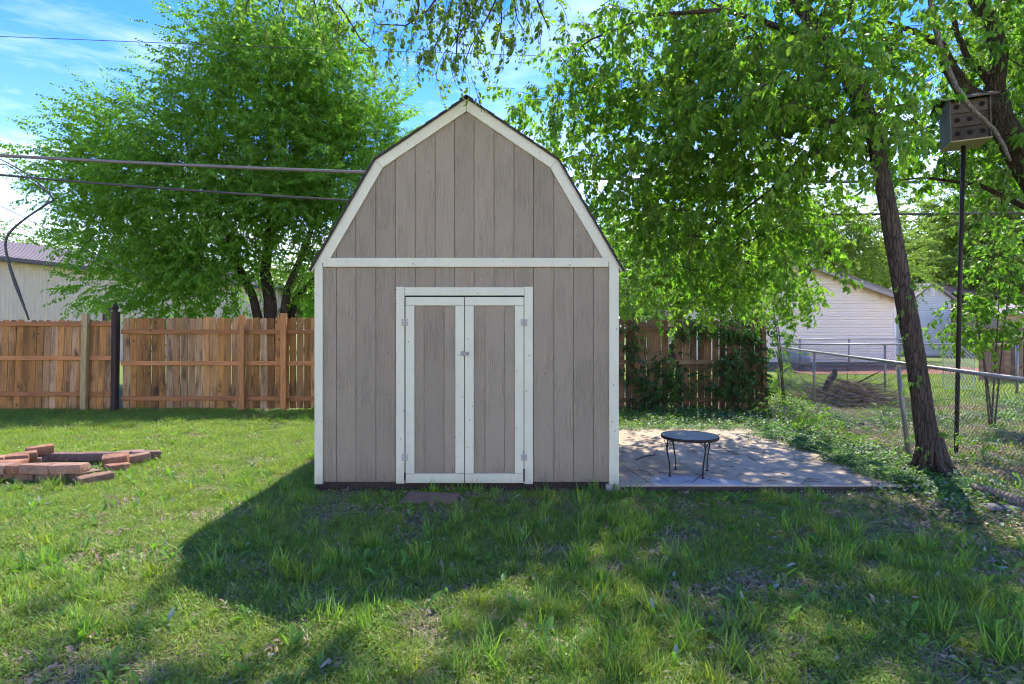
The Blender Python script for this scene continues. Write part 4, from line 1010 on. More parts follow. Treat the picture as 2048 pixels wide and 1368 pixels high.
# ---- smaller trees and shrubs
def bush(name, label, base, blobs, n, coll, per=3, spread=0.15, scl=(0.7, 1.1), bark=twigm, step=0.25, group=None, cat='shrub', stem_r=0.02):
    root = thing(name, base, label, cat, group); sk = Skel(); base = Vector(base)
    ids = []
    for b in blobs[:4]:
        c = Vector(b[0]); ids += sk.path([base+Vector((random.uniform(-.05, .05), random.uniform(-.05, .05), -.05)), base.lerp(c, 0.5)+Vector((0, 0, .1)), c], [stem_r, stem_r*.7, stem_r*.4])
    sk.attract(blob_pts(blobs, n), step, 0.08); sk.radii(0.003)
    obj('stems', sk.mesh(MB()), bark, root, smooth=True)
    p_, r_, s_ = leaves_on(sk, per, spread, scl); scatter('foliage', p_, r_, s_, coll, root); return root
bush('young_tree', 'young tree with bright fresh leaves behind the bird house pole', (x_at(1985, 9.6), 9.6, -0.05),
     [bl(1950, 620, 9.6, 38, 45, 0.5), bl(2000, 560, 9.6, 55, 60, 0.5), bl(2030, 490, 9.6, 50, 45, 0.5), bl(1960, 660, 9.6, 75, 28, 0.5), bl(1905, 665, 9.6, 22, 18, 0.3), bl(2010, 640, 9.6, 40, 30, 0.4)], 110, S_right, 2.4, 0.11, (0.6, 0.95), cat='young tree')
bush('lime_shrub', 'lime green shrub rising above the old fence beside the shed', (x_at(1270, 13), 13, 0),
     [bl(1265, 600, 13, 50, 50, 0.6), bl(1310, 640, 13, 30, 25, 0.5), bl(1340, 700, 12.6, 10, 55, 0.3), bl(1250, 540, 13.6, 50, 40, 0.6)], 90, S_lime, 3, 0.16, (0.8, 1.2))
bush('bright_bush', 'bright green bush at the end of the old fence before the white house', (x_at(1570, 12.4), 12.4, 0),
     [bl(1555, 640, 12.4, 26, 38, 0.4), bl(1552, 700, 12.4, 20, 32, 0.3), bl(1545, 600, 12.4, 22, 26, 0.3), bl(1560, 760, 12.4, 16, 30, 0.3)], 50, S_lime, 2.4, 0.1, (0.6, 0.9))
# vines on the old fence
def vine(label, base, blobs, n, per=3):
    return bush('climbing_vine', label, base, blobs, n, S_ivy, per, 0.07, (0.8, 1.25), group='dark vines on the old fence', cat='vine', stem_r=0.008, step=0.15)
vy = FY-0.16
vine('broad dark vine mass on the old fence nearest the shed', (x_at(1320, vy), vy-.05, -0.05), [bl(1320, 770, vy, 40, 45, 0.12), bl(1340, 725, vy, 30, 25, 0.10), bl(1365, 760, vy, 22, 38, 0.12), bl(1295, 800, vy, 35, 20, 0.16), bl(1285, 740, vy, 18, 30, 0.07)], 85)
vine('dark vine mass on the old fence at its right end post', (x_at(1480, vy), vy-.05, -0.05), [bl(1470, 720, vy, 38, 38, 0.14), bl(1455, 770, vy, 30, 40, 0.12), bl(1500, 760, vy, 30, 50, 0.16), bl(1505, 700, vy, 22, 30, 0.12)], 85)
vine('vine trailing along the top rail of the old fence', (x_at(1420, vy), vy, 0.0), [bl(1445, 652, vy, 55, 14, 0.08), bl(1360, 648, vy, 30, 10, 0.07), bl(1500, 660, vy, 25, 14, 0.08)], 60, 2)
vine('small vine patch on the old fence beside the shed corner', (x_at(1258, vy), vy, 0.0), [bl(1256, 680, vy, 14, 20, 0.06), bl(1250, 650, vy, 12, 10, 0.06), bl(1252, 730, vy, 8, 20, 0.05)], 26, 2)

def far_tree(label, px, Y, blobs, n, coll, per=4, spread=0.5, scl=(0.8, 1.3), rad=0.22, name='background_tree'):
    b = P(px, 665, Y); b.z = -0.1
    c = sum((Vector(q[0]) for q in blobs), Vector())/len(blobs)
    return tree(name, label, [([b, b.lerp(c, 0.4)+Vector((0.2, 0, 0)), c], [rad, rad*.7, rad*.35])], blobs, n, coll, bark_far, int(per*2.2), spread, scl, 0.8, 0.009, group='trees behind the houses')
far_tree('olive green tree directly behind the shed and old fence', 1330, 19, [bl(1330, 500, 19, 120, 70, 1.6), bl(1270, 560, 19, 60, 50, 1.2), bl(1440, 530, 19.5, 110, 60, 1.5), bl(1240, 480, 19, 50, 50, 1), bl(1400, 590, 18, 90, 35, 1), bl(1500, 590, 18, 60, 30, 1)], 170, S_farg, 4, 0.35)
far_tree('broad bright green tree behind the white house roof', 1640, 32, [bl(1600, 490, 32, 120, 55, 2.5), bl(1700, 470, 32, 90, 60, 2.5), bl(1560, 420, 32, 90, 60, 2.2), bl(1700, 540, 33, 80, 30, 2), bl(1760, 540, 34, 60, 40, 2)], 200, S_far, 4, 0.5)
far_tree('pale green tree between the trunk and the pole, beyond the blue house', 1860, 52, [bl(1850, 545, 52, 90, 28, 3), bl(1780, 540, 54, 80, 40, 3), bl(1920, 530, 52, 80, 45, 3), bl(1830, 500, 54, 60, 40, 3)], 190, S_far, 5, 0.8, (1.1, 1.7))
far_tree('tall hazy tree rising behind the bird house at the right edge', 2030, 44, [bl(2000, 430, 44, 110, 80, 3.2), bl(2040, 300, 44, 70, 80, 2.0), bl(1990, 530, 44, 120, 50, 3.2), bl(2030, 60, 44, 60, 100, 2.0), bl(1930, 430, 44, 60, 45, 1.5), bl(2090, 180, 44, 90, 120, 2), bl(1830, 400, 44, 40, 25, 1.0)], 300, S_far, 5, 0.75, (1.2, 1.9))
far_tree('dark low tree mass behind the barn roof end', 130, 48, [bl(105, 500, 48, 22, 22, 2), bl(140, 520, 48, 40, 30, 2)], 40, S_far, 4, 0.6, (1.0, 1.4))
far_tree('tree tip over the barn roof at the left edge', -30, 60, [bl(-20, 470, 60, 22, 16, 2), bl(-60, 470, 60, 50, 30, 2)], 40, S_far, 4, 0.6, (1.0, 1.4))
for i, (px, Y, lab) in enumerate(((300, 46, 'far hedge tree behind the barn end'), (470, 50, 'far round tree seen low behind the big tree left of its trunk'), (610, 48, 'far round tree low behind the big tree right of its trunk'), (760, 50, 'far tree behind the shed'), (900, 52, 'far tree hidden behind the shed roof'), (1180, 50, 'far tree right behind the shed edge'), (1300, 48, 'far tree behind the yellow house'), (1960, 47, 'far tree behind the low pink-roofed house'), (2110, 46, 'far tree beyond the right edge of the low house'), (1720, 50, 'far tree behind the white house corner'))):
    far_tree(lab, px, Y, [bl(px, 600, Y, 110, 38, 4), bl(px+40, 570, Y, 60, 40, 3)], 60, S_far, 5, 0.9, (1.3, 2.0))

# ------------------------------------------------------------------ bird house on its pole
BY = 7.62
bh = thing('bird_house', (x_at(1912, BY), BY, -0.05), 'weathered grey multi-hole bird house on a tall thin pole behind the trunk', 'bird house')
obj('pole', MB().tube([(x_at(1912, BY), BY, -0.1), (x_at(1920, BY), BY, z_at(560, BY)), (x_at(1927, BY), BY, z_at(292, BY))], 0.026, 8), iron, bh, smooth=True)
cxb, zb0 = x_at(1930, BY), z_at(291, BY)
Mh = Matrix.Translation((cxb, BY, zb0)) @ Euler((0, R(-1.5), R(-22))).to_matrix().to_4x4()
Wb, Db, Hb = 0.205, 0.19, 0.56
def hbx(name, x0, x1, y0, y1, z0, z1, m, par=bh, c=0.005, label=None): return obj(name, MB().cbox(x0, x1, y0, y1, z0, z1, c, Mh), m, par, label=label)
box = hbx('box', -Wb, Wb, -Db+0.02, Db, 0.02, Hb, grey_wood)
hbx('floor_board', -Wb-0.02, Wb+0.02, -Db-0.05, Db+0.03, 0, 0.018, m_plain('pale_bare_board', (0.40, 0.36, 0.22), 0.2, 0.8), label='pale yellowish bare underside board')
hbx('side_board', -Wb-0.018, -Wb-0.001, -Db-0.035, Db, 0.02, Hb+0.01, m_wood('pale_grey_board', [(0.24, 0.22, 0.2), (0.15, 0.135, 0.12), (0.3, 0.27, 0.24)], 0.4, 0)) 
hbx('side_board', Wb+0.001, Wb+0.018, -Db-0.035, Db, 0.02, Hb+0.01, grey_wood)
for i in range(3):
    z0 = 0.03+i*0.177
    hbx('front_board', -Wb+0.001, Wb-0.001, -Db, -Db+0.018, z0, z0+0.170, grey_wood)
for i in range(3):
    hbx('ledge', -Wb+0.002, Wb-0.002, -Db-0.02, -Db-0.001, 0.024+i*0.177, 0.036+i*0.177, grey_wood)
    for j in range(3):
        cxh, czh = -0.135+j*0.135, 0.03+i*0.177+0.085
        mb = MB(); n = 12; vs_ = [Mh @ Vector((cxh+0.032*math.cos(2*math.pi*q/n), -Db-0.0015, czh+0.032*math.sin(2*math.pi*q/n))) for q in range(n)]
        vs_ += [Mh @ Vector((cxh+0.036*math.cos(2*math.pi*q/n), -Db+0.004, czh+0.036*math.sin(2*math.pi*q/n))) for q in range(n)]
        mb.add(vs_, [tuple(range(n))]+[(q, n+q, n+(q+1) % n, (q+1) % n) for q in range(n)]); obj('entrance_hole', mb, black_m, bh)
mb = MB()
for sg in (-1, 1):
    a = Vector((0, 0, Hb+0.10)); e = Vector((0, sg*(Db+0.10), Hb-0.02))
    vs_ = []
    for x in (-Wb-0.10, Wb+0.08):
        for q in (a, e): vs_ += [Mh @ Vector((x, q.y, q.z)), Mh @ Vector((x, q.y, q.z+0.022))]
    mb.add(vs_, [(0, 2, 3, 1), (4, 5, 7, 6), (1, 3, 7, 5), (0, 4, 6, 2), (2, 6, 7, 3), (0, 1, 5, 4)])
obj('roof', mb, grey_wood, bh)
obj('gable', MB().add([Mh @ Vector(v) for v in ((-Wb-0.001, -Db, Hb), (-Wb-0.001, Db, Hb), (-Wb-0.001, 0, Hb+0.1), (Wb, -Db, Hb), (Wb, Db, Hb), (Wb, 0, Hb+0.1))], [(0, 2, 1), (3, 4, 5)]), grey_wood, bh)

# ------------------------------------------------------------------ wires
def wire(label, pts, r, mat, Y=13.2, name='overhead_cable', n=40, grp=None):
    """smooth curve through photo columns at distance Y"""
    xs_ = [p[0] for p in pts]; co = np.polyfit(xs_, [p[1] for p in pts], min(3, len(pts)-1))
    q = [P(x, np.polyval(co, x), Y) for x in np.linspace(xs_[0], xs_[-1], n)]
    o = obj(name, MB().tube(q, r, 6), mat, None, smooth=True, loc=tuple(q[0])); tag(o, label, 'cable', grp); return o
wire('thick grey overhead cable, lower of the pair is the other, passing behind the shed roof', [(-300, 292), (0, 311), (365, 330), (735, 345), (1200, 357), (2048, 364), (2400, 360)], 0.038, silver_cable)['label'] = 'thickest grey overhead cable, running just above a thinner one behind the shed roof'
wire('dark overhead cable running just below the thickest one behind the shed', [(-300, 320), (0, 349), (365, 381), (697, 400), (1200, 421), (1640, 429), (2048, 425), (2400, 415)], 0.026, rubber)
wire('very thin wire crossing the blue sky high above the shed roof', [(-300, 62), (0, 70), (340, 86), (960, 110), (1100, 113), (1400, 118), (1900, 122), (2400, 120)], 0.008, rubber, 14.5)
wire('thin wire slanting down across the barn roof at the left edge', [(-200, 335), (0, 412), (60, 440), (130, 478), (300, 560)], 0.009, rubber, 14.0)
def loose(label, pts, rr, Y):
    q = [P(a, b, Y) for a, b in pts]; qq = []
    for i in range(len(q)-1):
        p0, p1, p2, p3 = q[max(i-1, 0)], q[i], q[i+1], q[min(i+2, len(q)-1)]
        for t in (0, .25, .5, .75):
            qq.append(0.5*((2*p1)+(p2-p0)*t+(2*p0-5*p1+4*p2-p3)*t*t+(3*p1-p0-3*p2+p3)*t**3))
    qq.append(q[-1]); r = [np.interp(i/(len(qq)-1)*(len(rr)-1), range(len(rr)), rr) for i in range(len(qq))]
    o = obj('drooping_cable', MB().tube(qq, r, 6), rubber, None, smooth=True, loc=tuple(q[0])); tag(o, label, 'cable'); return o
loose('thick black cable curving down in front of the barn to the left fence', [(-60, 290), (0, 318), (60, 352), (105, 396), (95, 407), (55, 434), (22, 462), (11, 485), (16, 520), (30, 565), (45, 605), (58, 640)], [.010, .012, .014, .018, .026, .020, .022, .024, .024, .026, .036, .024, .016], 12.2)
loose('thin black wire beside the thick drooping cable at the left edge', [(-60, 330), (0, 329), (20, 333), (60, 362), (102, 388)], [.010, .010, .010, .010, .010], 12.4)

# ------------------------------------------------------------------ patio table
TXc, TYc, THt = 1.935, 6.2, 0.418
tb = thing('patio_table', (TXc, TYc, 0), 'small round dark metal patio table with four curved wire legs', 'table')
def m_tabletop():
    k = NT('speckled_grey_green_mesh_top', 0.85, 0.1); n = k.noise(k.vec(), 140, 4, 0.7)
    c = k.mix(n, (0.18, 0.185, 0.155), (0.45, 0.45, 0.38)); k.col(c); k.bump(n, 0.002, 0.6); return k.m
obj('tabletop', lathe([(0.26, THt-0.006), (0.292, THt-0.006), (0.292, THt+0.001), (0.05, THt+0.002)], TXc, TYc, 48), m_tabletop(), tb)
obj('rim', lathe([(0.288, THt-0.024), (0.303, THt-0.024), (0.306, THt-0.006), (0.303, THt+0.004), (0.293, THt+0.004), (0.293, THt-0.022)], TXc, TYc, 48), iron, tb, smooth=True)
for (fx, fyy) in ((1.69, 6.09), (1.84, 6.40), (2.01, 5.99), (2.17, 6.33)):
    d = Vector((fx-TXc, fyy-TYc, 0)); dn = d.normalized(); fp = Vector((fx, fyy, 0))
    q = [fp+Vector((0, 0, 0.006)), fp+Vector((0, 0, 0.05)), fp+dn*0.005+Vector((0, 0, 0.14)), fp+dn*0.025+Vector((0, 0, 0.22)), fp+dn*0.040+Vector((0, 0, 0.29)), fp+dn*0.035+Vector((0, 0, 0.36)), fp+dn*0.03+Vector((0, 0, 0.396))]
    lg = obj('leg', MB().tube(q, [0.0075, .0075, .0075, .008, .009, .0085, .0085], 8), iron, tb, smooth=True)
    obj('foot', lathe([(0.022, 0.0005), (0.022, 0.004), (0.009, 0.012)], fx, fyy, 10), iron, lg)
    tn = Vector((-dn.y, dn.x, 0))
    for s_ in (-1, 1):
        a = q[4]; e = a+tn*s_*0.075+Vector((0, 0, 0.105))-dn*0.02
        obj('brace', MB().tube([a, a+tn*s_*0.012+Vector((0, 0, .05)), a+tn*s_*0.04+Vector((0, 0, .09)), e], 0.0045, 5), iron, lg, smooth=True)

# ------------------------------------------------------------------ brick fire ring
def m_brick(name, a, b):
    k = NT(name, 0.92, 0.15); v = k.vec((1, 1, 1), rnd=True)
    n = k.noise(v, 9, 6, 0.65); f_ = k.noise(v, 90, 4, 0.7)
    c = k.mix(k.ramp(n, [(0.3, 0.0), (0.7, 1.0)]), a, b)
    c = k.mix(k.ramp(k.noise(v, 20, 5), [(0.52, 0.0), (0.7, 0.6)]), c, (0.09, 0.07, 0.06)); c = k.hsv(c, v=k.rng(k.rnd(), 0.8, 1.2))
    k.col(c); k.bump(k.math('ADD', f_, n), 0.006, 0.8); return k.m
bk_r = m_brick('red_clay_paver', (0.25, 0.115, 0.065), (0.36, 0.20, 0.125)); bk_t = m_brick('tan_clay_paver', (0.27, 0.155, 0.105), (0.38, 0.245, 0.17)); bk_g = m_brick('greyed_clay_paver', (0.18, 0.115, 0.09), (0.29, 0.20, 0.155))
def brick_mesh(mat, seed, L=0.315, D=0.155, H=0.098):
    bm = bmesh.new(); bmesh.ops.create_cube(bm, size=1)
    for v in bm.verts: v.co = Vector((v.co.x*L, v.co.y*D, v.co.z*H))
    bmesh.ops.bevel(bm, geom=bm.edges[:], offset=0.013, segments=2, affect='EDGES', profile=0.6)
    for v in bm.verts: v.co += Vector((noise.noise(v.co*9+Vector((seed, 0, 0))), noise.noise(v.co*9+Vector((0, seed, 0))), noise.noise(v.co*9+Vector((0, 0, seed)))))*0.017
    me = bpy.data.meshes.new('brick'); bm.to_mesh(me); bm.free(); me.materials.append(mat); me.polygons.foreach_set('use_smooth', [True]*len(me.polygons)); return me
bms = {'r': [brick_mesh(bk_r, s) for s in (1, 5)], 't': [brick_mesh(bk_t, s) for s in (9, 13)], 'g': [brick_mesh(bk_g, s) for s in (17, 21)]}
ring = thing('brick_fire_ring', (-5.3, 6.5, -0.06), 'low ring of loosely stacked reddish bricks lying in the sunlit grass at the left', 'fire ring')
Z1, Z2 = 0.0, 0.1
def bk(t, x, y, z, rz, rx=0, ry=0, sc=(1, 1, 1)): inst('brick', random.choice(bms[t]), ring, (x, y, z), (R(rx), R(ry), R(rz)), sc)
def bx(px, y): return (px-1024)/F*y
fyb = 6.12
for px, t in ((-100, 'g'), (-40, 't'), (18-40, 't')): pass
for px, t, w_ in ((-36, 't', 1.0), (-36+61, 'g', 0.62), (0, 't', 1)): pass
# front wall: lower then upper course
for px, t in ((-50, 't'), (-16-2, 'g'), (45, 't'), (108, 'g'),): bk(t, bx(px, fyb+.04), fyb+0.06, Z1-0.03, random.uniform(-2, 2), sc=(1.02, 1, 1))
for px, t, s in ((-45, 'r', 1), (3, 't', 0.62), (36, 'r', 0.46), (78, 't', 1.0), (139, 't', 1.03)): bk(t, bx(px, fyb), fyb, Z2-0.02, random.uniform(-2, 2), sc=(s, 1, 1))
bk('r', bx(25, 6.32), 6.28, Z2-0.02, 3, sc=(0.9, 1, 1)); bk('r', bx(-20, 6.5), 6.47, Z2-0.02, 30)
bk('t', bx(193, 6.15), 6.13, -0.035, 55); bk('g', bx(165, 6.3), 6.30, -0.05, 60)
bk('r', bx(46, 6.75), 6.75, Z2-0.03, 42, sc=(0.8, 1, 1)); bk('r', bx(75, 6.95), 6.98, Z2-0.005, 48, sc=(0.8, 1, 1.15)); bk('r', bx(20, 6.6), 6.62, Z2-.03, 38); bk('g', bx(50, 6.8), 6.8, -0.02, 42); bk('g', bx(80, 6.95), 7.0, -0.02, 48)
for px, t in ((118, 'g'), (160, 'g'), (200, 'g')): bk(t, bx(px, 7.05), 7.05, 0.005, random.uniform(-6, 6), sc=(0.9, 1, 1))
bk('r', bx(231, 6.75), 6.75, 0.03, 28, 10, -4, (0.82, 1, 1.3)); bk('r', bx(240, 6.66), 6.62, -0.03, 55, sc=(0.7, 1, 1))
bk('t', bx(270, 6.95), 6.95, 0.0, 40, 0, -3); bk('g', bx(290, 7.12), 7.15, 0.0, 35, 0, 4); bk('g', bx(255, 7.15), 7.18, 0.0, 20)

# ------------------------------------------------------------------ brush pile, logs, sticks
logm = m_bark('pale_log_bark', (0.13, 0.105, 0.085), (0.33, 0.29, 0.24), 1.2)
lg = MB().tube([P(1945, 972, 5.55), P(1985, 984, 5.4), P(2020, 996, 5.22), P(2080, 1014, 5.0)], [0.030, 0.040, 0.044, 0.044], 10, jit=0.06)
lo = obj('fallen_log', lg, logm, None, smooth=True, loc=tuple(P(2000, 1000, 5.6))); tag(lo, 'pale fallen log lying in the leaf litter at the right edge', 'log')
fs_ = obj('flat_stone', MB().cbox(-0.17, 0.17, -0.09, 0.09, -0.03, 0.03, 0.02), m_plain('grey_stone', (0.15, 0.14, 0.14), 0.3, 0.9, 10)); fs_.location = (x_at(2010, 5.15), 5.15, -0.055); tag(fs_, 'flat grey stone below the fallen log at the right edge', 'stone')
def twig_stuff(mb, c, L, r, n, flat=0.15, rd=random):
    for _ in range(n):
        p = Vector(c(rd)); t = rd.uniform(0, 6.28); l_ = L*rd.uniform(0.4, 1.2); d = Vector((math.cos(t), math.sin(t), rd.uniform(-flat, flat)))
        pts = [p]; 
        for j in range(3): d = (d+Vector((rd.uniform(-.35, .35), rd.uniform(-.35, .35), rd.uniform(-flat, flat)*0.6))).normalized(); pts.append(pts[-1]+d*l_/3)
        mb.tube(pts, [r, r*0.9, r*0.7, r*0.4], 4, cap=False)
    return mb
BPY = 12.6
bpile = thing('brush_pile', (x_at(1700, BPY), BPY, 0), 'heap of cut brown sticks and branches behind the chain-link fence', 'brush pile')
def cpile(rd):
    a = rd.gauss(0, 0.5); b = rd.gauss(0, 0.3); return (x_at(1700, BPY)+a, BPY+b, max(0, 0.52*math.exp(-(a*a*2+b*b*3))*rd.random()))
sticks = twig_stuff(MB(), cpile, 0.7, 0.009, 700, 0.35); obj('sticks', sticks, m_plain('brown_stick', (0.14, 0.10, 0.07), 0.4), bpile, kind='stuff')
obj('log_piece', MB().tube([P(1648, 782, BPY-.3), P(1657, 765, BPY-.3), P(1668, 750, BPY-.2), P(1671, 738, BPY-.2)], [0.045, 0.075, 0.07, 0.035], 8, jit=0.15), bark_far, bpile)
obj('branch', MB().tube([P(1655, 752, BPY), P(1690, 764, BPY), P(1715, 770, BPY)], [0.014, 0.014, 0.008], 5), bark_far, bpile)
obj('branch', MB().tube([P(1712, 768, BPY), P(1735, 755, BPY), P(1762, 742, BPY)], [0.02, 0.018, 0.008], 5), bark_far, bpile)
dk = random.Random(3)
# single sticks lying on the patio
for (pts, r, lab) in (([(1272, 921), (1290, 914), (1308, 911), (1314, 902)], 0.008, 'thick crooked stick on the patio left of the table'), ([(1292, 884), (1310, 881), (1326, 878)], 0.004, 'short thin twig on the patio left of the table top'),
                      ([(1437, 892), (1460, 905), (1482, 909), (1500, 916)], 0.004, 'long thin twig on the patio right of the table'), ([(1385, 965), (1397, 956), (1408, 948)], 0.004, 'thin twig under the front right table leg'),
                      ([(1600, 925), (1622, 921), (1642, 916)], 0.004, 'thin twig in the middle of the patio right half'), ([(1495, 912), (1510, 922), (1524, 918), (1530, 900)], 0.004, 'tangled twig with bent tip in the patio middle'), ([(1605, 968), (1615, 958), (1640, 962)], 0.004, 'twig at the front edge of the patio right part')):
    q = []
    for a, b in pts:
        Y = (EYE-0.006)*F/(b-665); q.append(Vector(((a-1024)/F*Y, Y, 0.008+r)))
    q[-1].z += 0.01
    o = obj('fallen_stick', MB().tube(q, [r, r, r*.8, r*.5][:len(q)], 5), iron if r > .006 else twigm, None, loc=tuple(q[0])); tag(o, lab, 'stick', 'sticks on the patio')

# ------------------------------------------------------------------ lawn and ground cover
g_green = m_leaf('grass_blade_green', (0.13, 0.195, 0.022), (0.29, 0.35, 0.06), 0.45, 0.35, tb=1.9)
g_deep = m_leaf('grass_blade_deep_green', (0.095, 0.195, 0.024), (0.215, 0.345, 0.060), 0.45, 0.35, tb=1.9)
g_dry = m_leaf('dry_straw', (0.26, 0.21, 0.12), (0.50, 0.42, 0.27), 0.25, 0.2, tb=1.0)
g_weed = m_leaf('broad_weed_leaf', (0.07, 0.18, 0.022), (0.15, 0.29, 0.045), 0.45, 0.4, tb=1.9)
g_silver = m_leaf('pale_leaf_underside', (0.22, 0.30, 0.20), (0.34, 0.42, 0.32), 0.3, 0.3, tb=0.9)
g_dead = m_leaf('dead_leaf', (0.15, 0.095, 0.06), (0.42, 0.31, 0.21), 0.2, 0.2, tb=0.9)
def blade(mb, p, yaw, L, wd, lean, curl, a):
    d = Vector((math.cos(yaw), math.sin(yaw), 0)); s_ = Vector((-d.y, d.x, 0))*wd
    pts = []; ang = lean; q = Vector(p)
    for i in range(3):
        pts.append(q.copy()); q = q+(d*math.sin(ang)+Vector((0, 0, math.cos(ang))))*(L/3*1.0); ang += curl
    pts.append(q)
    mb.add([pts[0]-s_*.7, pts[0]+s_*.7, pts[1]-s_, pts[1]+s_, pts[2]-s_*.75, pts[2]+s_*.75, pts[3]], [(0, 1, 3, 2), (2, 3, 5, 4), (4, 5, 6)], a)
def clump(mats, n, rad, L, wd, lean, curl, dry=0.1, seed=0):
    rd = random.Random(seed); mb = MB(); mi = []
    for i in range(n):
        r = rad*math.sqrt(rd.random()); t = rd.uniform(0, 6.28)
        before = len(mb.f); isdry = rd.random() < dry
        blade(mb, (r*math.cos(t), r*math.sin(t), -0.005), rd.uniform(0, 6.28), rd.uniform(*L)*(0.8 if isdry else 1), wd*rd.uniform(0.6, 1.2), rd.uniform(*lean)+(0.5 if isdry else 0), rd.uniform(*curl), rd.random())
        mi += [1 if isdry else 0]*(len(mb.f)-before)
    me = mb.mesh('clump', mats[0], attr=True); me.materials.append(mats[1]); me.polygons.foreach_set('material_index', mi); return me
def rosette(mat, n, L, shape, lift, seed=0, silver=None):
    rd = random.Random(seed); mb = MB(); mi = []
    for i in range(n):
        yaw = rd.uniform(0, 6.28); before = len(mb.f)
        M = Euler((rd.uniform(-.4, .4), -rd.uniform(*lift), yaw)).to_matrix().to_4x4()
        leaf(mb, M, rd.uniform(*L), shape, rd.uniform(0.1, 0.7), rd.uniform(0.1, 0.6), rd.random()); mi += [1 if silver and rd.random() < 0.12 else 0]*(len(mb.f)-before)
    me = mb.mesh('rosette', mat, attr=True)
    if silver: me.materials.append(silver); me.polygons.foreach_set('material_index', mi)
    return me
DAND = [(0, 0.015), (0.15, 0.03), (0.25, 0.07), (0.32, 0.04), (0.45, 0.11), (0.52, 0.06), (0.68, 0.14), (0.88, 0.10), (1.0, 0)]
K_short = src('turf', [clump((g_green, g_dry), 26, 0.075, (0.03, 0.07), 0.0024, (0.3, 1.2), (0.1, 0.5), 0.16, s) for s in range(5)]+[clump((g_deep, g_dry), 26, 0.075, (0.03, 0.07), 0.0024, (0.3, 1.2), (0.1, 0.5), 0.12, 30+s) for s in range(2)])
K_tall = src('tuft', [clump((g_deep, g_dry), 34, 0.055, (0.07, 0.18), 0.0027, (0.0, 0.7), (0.1, 0.45), 0.08, 60+s) for s in range(4)]+[clump((g_green, g_dry), 34, 0.055, (0.07, 0.17), 0.0027, (0.0, 0.7), (0.1, 0.45), 0.08, 70+s) for s in range(2)])
K_weed = src('weed', [rosette(g_weed, 3+s % 4, (0.05, 0.14), DAND, (0.3+0.1*(s % 4), 1.4), s, g_silver) for s in range(9)]+[rosette(g_weed, 2+s % 3, (0.05, 0.12), LEAF_LONG, (0.7, 1.45), 10+s, g_silver) for s in range(6)])
K_mat = src('mat', [rosette(g_deep, 26, (0.012, 0.026), LEAF_OV, (0.0, 1.0), 20+s) for s in range(2)])
def spread_mat(mat, n, rad, L, shape, seed, mat2=None, p2=0.1, h=0.03):
    rd = random.Random(seed); mb = MB(); mi = []
    for i in range(n):
        r = rad*math.sqrt(rd.random()); t = rd.uniform(0, 6.28); before = len(mb.f)
        M = Matrix.Translation((r*math.cos(t), r*math.sin(t), rd.uniform(0, h))) @ Euler((rd.uniform(-.6, .6), rd.uniform(-.9, .3), rd.uniform(0, 6.28))).to_matrix().to_4x4()
        leaf(mb, M, rd.uniform(*L), shape, 0.3, 0.2, rd.random()); mi += [1 if mat2 and rd.random() < p2 else 0]*(len(mb.f)-before)
    me = mb.mesh('mat', mat, attr=True)
    if mat2: me.materials.append(mat2); me.polygons.foreach_set('material_index', mi)
    return me
K_clover = src('clover', [spread_mat(g_deep if s % 2 else g_green, 26, 0.08, (0.010, 0.024), LEAF_OV, 100+s) for s in range(4)])
K_cover = src('cover', [spread_mat(lf_ivy if s % 2 else g_weed, 26, 0.13, (0.03, 0.06), LEAF_OV, 110+s, g_silver, 0.22, 0.09) for s in range(4)])
K_litter = src('litter', [spread_mat(g_dead, 18, 0.12, (0.012, 0.045), LEAF_OV, 120+s, g_dry, 0.35, 0.02) for s in range(4)])
K_straw = src('straw', [clump((g_dry, g_dead), 20, 0.09, (0.04, 0.12), 0.0019, (1.2, 1.55), (0.0, 0.12), 0.35, 130+s) for s in range(4)])
def blocked(x, y):
    if SX0-0.02 < x < SX1+0.0 and SY0-0.02 < y < SY1: return True
    if -2.01 < x < 1.0 and 5.77 < y < 9.12: return True
    if -0.26-0.82 < x < -0.52 and 5.29 < y < 5.66: return True
    return False
def field(n, yr, dens, xw=1.02, sc=(0.8, 1.2), xr=None, tilt=0.12, dz=0.0):
    """random ground places inside the seen wedge; dens(x,y) in 0..1"""
    pts = []; rots = []; ss = []
    for _ in range(n):
        y = math.sqrt(random.uniform(yr[0]**2, yr[1]**2)); x = random.uniform(-xw, xw)*y
        if xr and not (xr[0] < x < xr[1]): continue
        if blocked(x, y): continue
        if random.random() > dens(x, y): continue
        pts.append((x, y, GZ(x, y)+dz)); rots.append((random.gauss(0, tilt), random.gauss(0, tilt), random.uniform(0, 6.28))); ss.append(random.uniform(*sc)*(1.0 if y < 7 else 1.15))
    return pts, rots, ss
def ns(x, y, s, o=0): return noise.noise(Vector((x*s, y*s, o)))
def litterzone(x, y):   # 1 under the trees at the right, 0 in the open lawn
    t = (x-2.4-0.30*(5.5-min(y, 5.5))+0.6*ns(x, y, 1.3, 61))/1.3
    if y > 6: t = max(t, (x-4.0)/0.5)
    return max(0.0, min(1.0, t))
def lushness(x, y):     # deep, tall grass in the shaded middle
    t = 0.5+1.1*ns(x, y, 0.9, 5)
    if x < -2.2: t -= 0.35*min(1, (-2.2-x)/1.0)
    if y > 7: t -= 0.2
    if y > 10.2: t += 0.8
    t -= 0.9*litterzone(x, y)
    return max(0, min(1, t))
def bare(x, y):
    b = ns(x, y, 2.1, 9)+0.6*ns(x, y, 5.3, 2)+(0.9 if abs(x+5.2) < 0.55 and 6.2 < y < 6.95 else 0)+(0.10 if x > 0.8 else 0)
    if 4.9 < y < 5.75 and -2 < x < 4.2: b += 0.25
    return max(0, min(1, (b-0.04)*3.2))
def d_short(x, y): return max(0.0, (1-0.88*bare(x, y))*(1-0.85*litterzone(x, y)))
